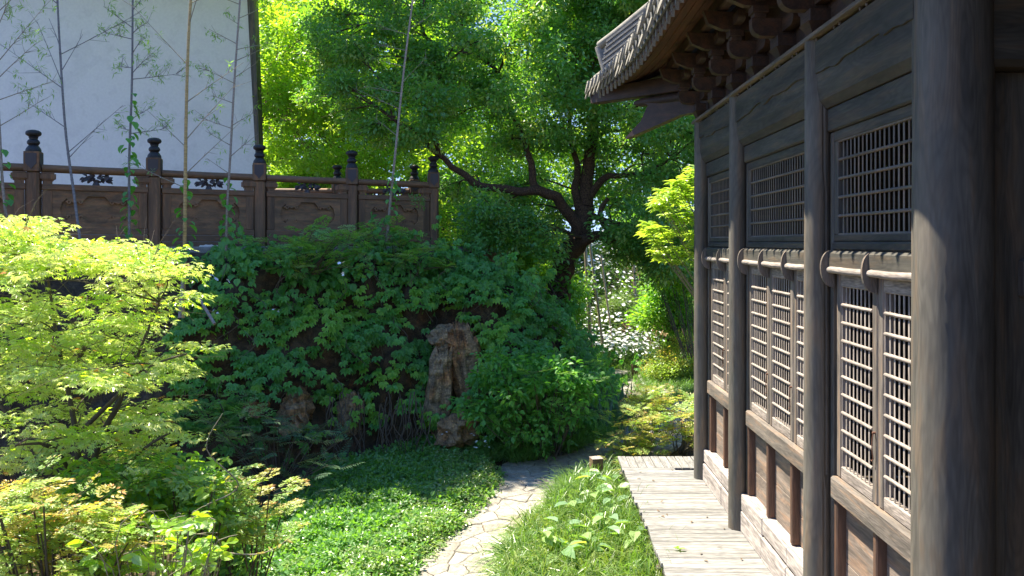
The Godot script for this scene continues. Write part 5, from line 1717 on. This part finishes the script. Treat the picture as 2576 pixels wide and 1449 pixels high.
# ---- climbers on the rockery
func build_creeper() -> void:
	var t := thing("creeper", "dark green five-leaved creeper blanketing the rockery face", "climber", w(-1.6, -3.0, 11.6))
	var here := t.position
	var hands := []
	for k in 3:
		var b := Buf.new()
		for i in 5:
			var a := (i - 2) * .62
			b.blade(Vector3.ZERO, Vector3(sin(a), 0, cos(a)), Vector3.UP, .115 * (1.0 - .1 * absf(i - 2)), .058, .25, .2)
		hands.append(b.mesh(M.creeper[k]))
	var hearts := []
	for k in 2:
		var b := Buf.new()
		b.blade(Vector3.ZERO, Vector3(0, 0, 1), Vector3.UP, .12, .10, .25, .15)
		hearts.append(b.mesh(M.creeper[k]))
	var xs := []
	var hs := []
	var vines := Buf.new()
	var n := 0
	while n < 9200:
		var x := rf(-4.7, 1.75)
		var s := rf(0, 1) * 1.5 if rng.randf() < .75 else rf(1.2, 3.2)
		if x > .3 and rng.randf() < .5: s = rf(0, 6.0)
		var p := hill(x, s)
		if p.y - EYE > -.28 and rng.randf() < .6: continue
		var nn := (hill(x + .05, s) - hill(x - .05, s)).cross(hill(x, s + .05) - hill(x, s - .05)).normalized()
		if nn.y < 0: nn = -nn
		# keep the cleft, the bare rocks and the root-hung face open
		var q := Vector2(1330 + p.x * 2075 / -p.z, 610 - (p.y - EYE) * 2075 / -p.z)
		if ((q - Vector2(1140, 960)) / Vector2(40, 122)).length() < 1.0 or ((q - Vector2(745, 1030)) / Vector2(62, 36)).length() < 1.0 or ((q - Vector2(1150, 1075)) / Vector2(38, 36)).length() < 1.0: continue
		if q.y > 1080 and q.x < 1080 and rng.randf() < .85: continue
		if ((q - Vector2(900, 1060)) / Vector2(150, 60)).length() < 1.0 and rng.randf() < .6: continue
		var lump := noise.get_noise_3d(x * 95, p.y * 95, s * 60)
		var lift := rf(.02, .12) + maxf(0.0, lump) * rf(.2, 1.1)
		if lump < -.22 and rng.randf() < .35: continue
		n += 1
		var pos := p + nn * lift - here
		var out := (Vector3(nn.x * .7, .25, nn.z * .7 + .35) + rdir() * .55).normalized()
		var fwd := (Vector3(nn.x, -.75, nn.z + .3) + rdir() * .6).normalized()
		var up := (out + Vector3.UP * .5).normalized()
		var ax := up.cross(fwd).normalized()
		var xf := Transform3D(Basis(ax, fwd.cross(ax), fwd).scaled(Vector3.ONE * rf(.5, 1.15)), pos)
		if p.y - EYE > -.75 and x < -1.6 and rng.randf() < .7: hs.append(xf)
		else: xs.append(xf)
		if n % 24 == 0: vines.tube(curve([pos, pos + nn * .05 + Vector3(rf(-.2, .2), -.2, .03), pos + nn * .02 + Vector3(rf(-.3, .3), -.45, .05)], 3), taper(7, .006, .004), 5, false)
	var sets := [[], [], []]
	for k in xs.size():
		var q: Vector3 = xs[k].origin
		var g := noise.get_noise_3d(q.x * 45, q.y * 45, 7) + rf(-.25, .25)
		var which := 2 if g > .22 else (1 if g > -.05 else 0)
		if k < 280: part(t, "leaf_spray", hands[which], null, xs[k])
		else: sets[which].append(xs[k])
	for k in 3: many(t, "foliage", hands[k], sets[k])
	spread(t, "foliage", hearts, hs)
	part(t, "vine_stems", vines.mesh(), M.twig).set_meta("kind", "stuff")
	# dry roots hanging from the overhang
	var rt := thing("hanging_roots", "brown dry roots and stems hanging under the creeper's edge", "roots", w(-2.0, -2.2, 11.4))
	var b := Buf.new()
	for k in 46:
		var p := spot(rf(830, 1090), rf(1000, 1050), 0) if false else spot(rf(820, 1085), rf(985, 1060), rf(11.3, 11.75)) - rt.position
		b.tube(curve([p, p + Vector3(rf(-.06, .06), -.25, rf(-.03, .06)), p + Vector3(rf(-.12, .12), -.5, rf(-.05, .08)), p + Vector3(rf(-.15, .15), -.75, rf(-.05, .1))], 3), taper(10, .009, .004), 5, false)
	part(rt, "root", b.mesh(), M.twig).set_meta("kind", "stuff")
	# ivy on the big trunk
	var iv := thing("ivy", "ivy leaves climbing the broad tree's dark trunk", "climber", spot(1410, 760, 15.7))
	var iz := []
	for k in 150:
		var f := rng.randf()
		iz.append(turned(spot(lerpf(1395, 1425, f) + rf(-26, 34), lerpf(800, 650, f * f), 15.72) - iv.position, 1.3, .7, 1.2))
	spread(iv, "foliage", hearts, iz)

# ---- low planting
func build_lowland() -> void:
	var gc := thing("groundcover", "low leafy groundcover between the rockery and the path, sunlit along its near edge", "groundcover", Vector3.ZERO)
	gc.set_meta("kind", "stuff")
	var poly := plan([[560, 1449], [660, 1330], [720, 1290], [760, 1235], [860, 1175], [1000, 1140], [1130, 1122], [1222, 1158], [1266, 1215], [1213, 1275], [1148, 1345], [1043, 1449], [960, 1560], [540, 1560]])
	var cov := []
	for k in 3: cov.append(tuft(26, Vector3(.1, .06, .1), [.045, .042, .04][k], [.03, .024, .022][k], M.cover[k], .0))
	cov.append(tuft(12, Vector3(.1, .06, .1), .06, .038, M.cover[0], .1, true))
	var a := []
	var edge := []
	for q in inside(poly, 2900):
		var near := 9.0
		for i in poly.size():
			if i > 6: near = minf(near, Geometry2D.get_closest_point_to_segment(q, poly[i], poly[(i + 1) % poly.size()]).distance_to(q))
		var h := .09 + .26 * absf(noise.get_noise_2d(q.x * 60, q.y * 60))
		h *= clampf(near * 4 + .25, .25, 1)
		(edge if near < .7 and rng.randf() < .75 else a).append(turned(Vector3(q.x, h * rf(.45, 1), q.y), .3, .8, 1.3))
	spread(gc, "leaves", [cov[0], cov[0], cov[3], cov[1]], a)
	spread(gc, "leaves", [cov[1], cov[2], cov[2]], edge)
	var lit := Buf.new()
	for q in inside(poly, 260):
		var near := 9.0
		for i in range(7, 12): near = minf(near, Geometry2D.get_closest_point_to_segment(q, poly[i], poly[i + 1]).distance_to(q))
		if near < .12: lit.leaf(Vector3(q.x + rf(-.06, .1), .036, q.y), Vector3(rf(-1, 1), .02, rf(-1, 1)).normalized(), Vector3.UP + rdir() * .3, .05, .02)
	tag(part(self, "dry_litter", lit.mesh(), M.mortar), "dry brown leaf litter along the groundcover's edge on the path", "litter", "", "stuff")
	# little white blossoms
	var fl := Buf.new()
	for k in 5: fl.leaf(Vector3.ZERO, Vector3(cos(k * TAU / 5), .15, sin(k * TAU / 5)), Vector3.UP, .02, .015)
	var wf := []
	for q in inside(plan([[1060, 1150], [1110, 1120], [1200, 1140], [1240, 1175], [1180, 1180]]), 46): wf.append(turned(Vector3(q.x, rf(.2, .42), q.y), .9, .9, 1.4))
	for q in [[530, 690], [545, 700], [570, 705], [480, 778], [500, 785], [510, 790], [540, 783], [690, 780], [700, 785], [860, 665], [865, 690], [880, 1200], [890, 1195]]:
		for k in 2: wf.append(turned(spot(q[0] + rf(-8, 8), q[1] + rf(-5, 5), 10.9), 1.2, 1, 1.6))
	tag(many(self, "blossoms", fl.mesh(M.white), wf), "tiny white blossoms scattered over groundcover and creeper", "flowers", "", "stuff")
	# dry leaves blown onto the deck
	var dl := Buf.new()
	for k in 26:
		dl.blade(Vector3(rf(1.14, 1.98), EYE - 2.622, -rf(5.6, 9.9)), Vector3(rf(-1, 1), .06, rf(-1, 1)).normalized(), (Vector3.UP + rdir() * .4).normalized(), rf(.025, .05), rf(.012, .022), .3)
	tag(part(self, "dry_leaves", dl.mesh(), M.mortar), "few small dry leaves scattered over the deck planks", "leaves", "", "stuff")
	# grasses
	var lir := thing("lilyturf", "sunlit arching lilyturf grass between the path and the deck", "grass", Vector3.ZERO)
	lir.set_meta("kind", "stuff")
	var gt := []
	for k in 3: gt.append(grass_tuft(60, .42, .0055, M.grass[k], .8, Vector3(.5, 0, .3), 1.7))
	gt.append(grass_tuft(60, .44, .0048, M.grass[1], .8, Vector3(.6, 0, .2), 1.9))
	var g := []
	for q in inside(plan([[1290, 1449], [1325, 1365], [1410, 1295], [1445, 1245], [1490, 1205], [1545, 1180], [1570, 1190], [1600, 1280], [1640, 1380], [1690, 1449], [1760, 1560], [1250, 1560]]), 900): g.append(turned(Vector3(q.x, 0, q.y), .2, .6 if q.y < -9.4 else .8, .8 if q.y < -9.4 else 1.35))
	spread(lir, "blades", gt, g)
	# small mixed plants between the grass clumps
	g = []
	for q in inside(plan([[1300, 1449], [1330, 1370], [1415, 1295], [1490, 1210], [1560, 1185], [1690, 1449], [1760, 1560], [1260, 1560]]), 260): g.append(turned(Vector3(q.x, rf(.08, .2), q.y), .3, .8, 1.3))
	spread(lir, "leaves", [cov[0], cov[1], cov[3]], g)
	g = []
	for q in inside(plan([[1392, 1292], [1410, 1262], [1440, 1240], [1500, 1225], [1540, 1250], [1520, 1290], [1450, 1300]]), 130): g.append(turned(Vector3(q.x, .03, q.y), .15, 1.1, 1.5))
	spread(lir, "blades", [grass_tuft(46, .3, .0045, M.grass[1], .9), grass_tuft(46, .3, .0045, M.grass[0], .9)], g)
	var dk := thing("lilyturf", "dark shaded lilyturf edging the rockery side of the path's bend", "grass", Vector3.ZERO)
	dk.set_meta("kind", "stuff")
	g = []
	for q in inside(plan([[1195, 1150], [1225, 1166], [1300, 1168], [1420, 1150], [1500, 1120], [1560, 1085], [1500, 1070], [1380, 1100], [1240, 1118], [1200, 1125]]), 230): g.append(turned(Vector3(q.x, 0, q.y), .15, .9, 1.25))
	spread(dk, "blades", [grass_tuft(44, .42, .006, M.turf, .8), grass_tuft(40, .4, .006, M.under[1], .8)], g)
	var ir := thing("iris", "clump of dark upright sword leaves at the rockery's far right", "iris", spot(1520, 1075, 13.2) * Vector3(1, 0, 1))
	var ib := Buf.new()
	for k in 46:
		var p := Vector3(rf(-.5, .6), 0, rf(-.4, .4))
		var d := Vector3(rf(-.35, .35), 1, rf(-.2, .3)).normalized()
		ib.blade(p, d, Vector3(rf(-.4, .4), .2, 1).normalized(), rf(.5, .85), .055, rf(.05, .4), .1)
	part(ir, "leaves", ib.mesh(), M.iris).set_meta("kind", "stuff")
	# hostas: every leaf a part
	var hl := []
	for k in 3:
		var b := Buf.new()
		b.blade(Vector3.ZERO, Vector3(0, .1, 1).normalized(), Vector3.UP, .15, .095, .3, .16)
		hl.append(b.mesh(M.hosta[k]))
	var where := ["beside the squared post", "in the tall tuft near the path's shadow edge", "under the deck's edge, upper", "beside the deck edge below the second deck post", "right of the tall grass tuft", "in the middle of the grass toward the path", "against the deck's edge at mid length", "largest clump of pale leaves beside the deck edge", "low beside the largest clump", "at the bottom toward the path", "left of the bottom, three folded leaves", "at the bottom near the deck", "at the very bottom edge of the view", "by the deck's third post"]
	var hp := [[1467, 1236, 3], [1500, 1262, 3], [1538, 1252, 2], [1541, 1284, 3], [1500, 1295, 3], [1446, 1328, 2], [1545, 1305, 3], [1530, 1372, 5], [1520, 1398, 3], [1365, 1415, 4], [1415, 1392, 4], [1490, 1440, 5], [1410, 1446, 4], [1600, 1408, 3]]
	for i in hp.size():
		var h := thing("hosta", "pale green hosta " + where[i], "hosta", ground_spot(hp[i][0], hp[i][1] + 22), "hostas in the grass beside the deck")
		var st := Buf.new()
		for k in int(hp[i][2]) + 1:
			var an := rf(0, TAU)
			var base := Vector3(cos(an) * .06, rf(.24, .40), sin(an) * .06)
			var fwd := Vector3(cos(an), rf(-.25, .35), sin(an)).normalized()
			var up := (Vector3.UP + rdir() * .45).normalized()
			var ax := up.cross(fwd).normalized()
			part(h, "leaf", hl[rng.randi() % 3], null, Transform3D(Basis(ax, fwd.cross(ax), fwd).scaled(Vector3.ONE * rf(.8, 1.3)), base))
			st.tube(PackedVector3Array([Vector3.ZERO, base * Vector3(.5, .6, .5), base]), taper(3, .004, .003), 5, false)
		part(h, "stalks", st.mesh(), M.hosta[1]).set_meta("kind", "stuff")

# ---- the sunny slope at the back
func build_slope() -> void:
	var ds := []
	for k in 2:
		var b := Buf.new()
		var c := Buf.new()
		for i in 9:
			b.leaf(Vector3(0, .55, 0), Vector3(cos(i * TAU / 9), .12, sin(i * TAU / 9)), Vector3.UP, .044, .027)
		c.tube(PackedVector3Array([Vector3.ZERO, Vector3(rf(-.05, .05), .3, 0), Vector3(0, .55, 0)]), PackedFloat32Array([.004, .003, .003]), 4, false)
		for i in 8: c.leaf(Vector3(0, .05 * i, 0), Vector3(cos(i * 2.4), .5, sin(i * 2.4)).normalized(), Vector3.UP, .09, .018)
		ds.append(two(b, M.white, c, M.grass[0]))
	var groups := [
		["drift of white daisies along the near foot of the far slope", [[1490, 940], [1480, 860], [1560, 860], [1640, 890], [1640, 940]], 480, 19.9, 21.2],
		["thick bank of white daisies behind the leaning stakes", [[1440, 830], [1440, 650], [1560, 630], [1640, 700], [1600, 790], [1520, 830]], 700, 21.5, 26.5],
		["straggling daisies right of the broad trunk's foot", [[1415, 800], [1460, 780], [1510, 850], [1470, 900], [1430, 860]], 90, 20.5, 22.5]]
	for q in groups:
		var t := thing("daisies", q[0], "daisies", spot(q[1][0][0], q[1][0][1], q[3]), "daisies on the far slope")
		t.set_meta("kind", "stuff")
		var xs := []
		for p in in_region(q[1], q[2], q[3], q[4], .03):
			var y := maxf(0, EYE + bank_y(p.x, -p.z))
			xs.append(turned(Vector3(p.x, y + rf(-.1, .05), p.z) - t.position, .9, .8, 1.4))
		spread(t, "flowers", ds, xs)
	var fill := []
	for k in 3: fill.append(tuft(60, Vector3(.34, .26, .34), .085, .05, [M.far[0], M.bright[0], M.camphor[1]][k], .2))
	var spk := [tuft(90, Vector3(.3, .26, .3), .10, .016, M.yew, .1), tuft(90, Vector3(.3, .26, .3), .10, .016, M.grass[1], .1)]
	var gold := [tuft(60, Vector3(.2, .16, .2), .05, .03, M.gold_leaf, .1), tuft(60, Vector3(.2, .16, .2), .05, .03, M.lit[1], .1), tuft(60, Vector3(.2, .16, .2), .05, .03, M.nandina[0], .1)]
	var dark := [tuft(60, Vector3(.3, .24, .3), .08, .045, M.camphor[1], .2), tuft(60, Vector3(.3, .24, .3), .08, .045, M.camphor[0], .2), tuft(50, Vector3(.3, .24, .3), .08, .045, M.bright[2], .2)]
	shrub("bush", "golden-green clipped bush at the right of the far path", "", spot(1690, 945, 18.5), in_region([[1620, 940], [1640, 880], [1700, 850], [1760, 850], [1790, 940], [1700, 950]], 20, 17.8, 19.2, .2), Vector3(.28, .2, .28), 8, gold, M.twig, .5)
	shrub("bush", "spiky yellow-green bush in the middle of the far slope", "", spot(1545, 850, 22.4), in_region([[1510, 830], [1525, 760], [1570, 740], [1600, 780], [1590, 840]], 14, 22.0, 23.0, .2), Vector3(.25, .2, .25), 7, spk, M.twig, .5)
	shrub("bush", "glossy green bush behind the far corner column", "", spot(1690, 830, 19), in_region([[1610, 800], [1640, 720], [1690, 680], [1780, 690], [1800, 820], [1700, 830]], 30, 18.4, 20.0, .25), Vector3(.3, .25, .3), 9, [fill[2], fill[0], dark[0]], M.twig, .5)
	shrub("bush", "sunlit bushes behind the balustrade's right end", "", spot(1260, 760, 18), in_region([[1170, 620], [1260, 580], [1370, 600], [1370, 760], [1300, 760], [1220, 680]], 36, 17.6, 20, .25), Vector3(.35, .3, .35), 9, fill, M.twig, .5)
	shrub("bush", "rounded yellow-lit bush seen over the balustrade's middle rails", "", spot(780, 560, 22), in_region([[680, 500], [700, 440], [780, 425], [860, 450], [860, 520]], 22, 21, 23, .3), Vector3(.5, .35, .5), 10, [fill[0], fill[1], gold[1]], M.twig, .5, 1.0, 1.5)
	shrub("bush", "leafy bush left of the broad trunk, right of the terrace corner", "", spot(1430, 800, 19), in_region([[1400, 810], [1425, 720], [1450, 720], [1450, 810]], 9, 18.5, 19.3, .2), Vector3(.3, .3, .3), 8, fill, M.twig, .5)
	shrub("bush", "weeping branches behind the lit bush by the column", "", spot(1760, 900, 17), in_region([[1590, 590], [1640, 600], [1760, 640], [1760, 740], [1670, 700], [1620, 650]], 24, 16.4, 18.5, .25), Vector3(.35, .28, .35), 9, dark, M.twig, .5)
	# grass verge and filling undergrowth
	var ug := thing("undergrowth", "mixed sunlit grass and weeds over the far slope and verge", "undergrowth", Vector3.ZERO)
	ug.set_meta("kind", "stuff")
	var us := []
	for k in 520:
		var x := rf(.6, 7)
		var d := rf(19.6, 30)
		us.append(turned(Vector3(x, maxf(0, EYE + bank_y(x, d)), -d), .3, .8, 1.4))
	spread(ug, "foliage", [grass_tuft(40, .4, .007, M.grass[0], .7), grass_tuft(40, .35, .007, M.grass[1], .7), fill[0], fill[2]], us)
	var vs := []
	for q in inside(plan([[1600, 985], [1560, 960], [1560, 930], [1640, 905], [1800, 900], [1800, 1000], [1660, 1030]]), 330): vs.append(turned(Vector3(q.x, 0, q.y), .2, .8, 1.2))
	spread(ug, "foliage", [grass_tuft(36, .22, .005, M.grass[0], .8), grass_tuft(36, .22, .005, M.turf, .8)], vs)
	# stakes and props on the slope
	for q in [[[1472, 620, 20.6], [1490, 755, 20.2], "grey post upright among the daisies", .045], [[1484, 610, 20.4], [1524, 765, 20.0], "pale stake leaning across the grey post", .035], [[1512, 640, 21.4], [1545, 740, 21], "dark stake leaning right on the far slope", .025], [[1590, 590, 23], [1600, 650, 23], "short pale pole under the crooked bough", .04]]:
		var p := spot(q[0][0], q[0][1], q[0][2])
		var e := spot(q[1][0], q[1][1], q[1][2])
		e.y = minf(e.y, maxf(0, EYE + bank_y(e.x, -e.z)))
		var b := Buf.new()
		b.tube(PackedVector3Array([e, e.lerp(p, .5), p]), PackedFloat32Array([q[3], q[3] * .95, q[3] * .9]), 8)
		tag(part(self, "tree_stake", b.mesh(), M.bamboo_pale), q[2], "stake", "stakes on the far slope")
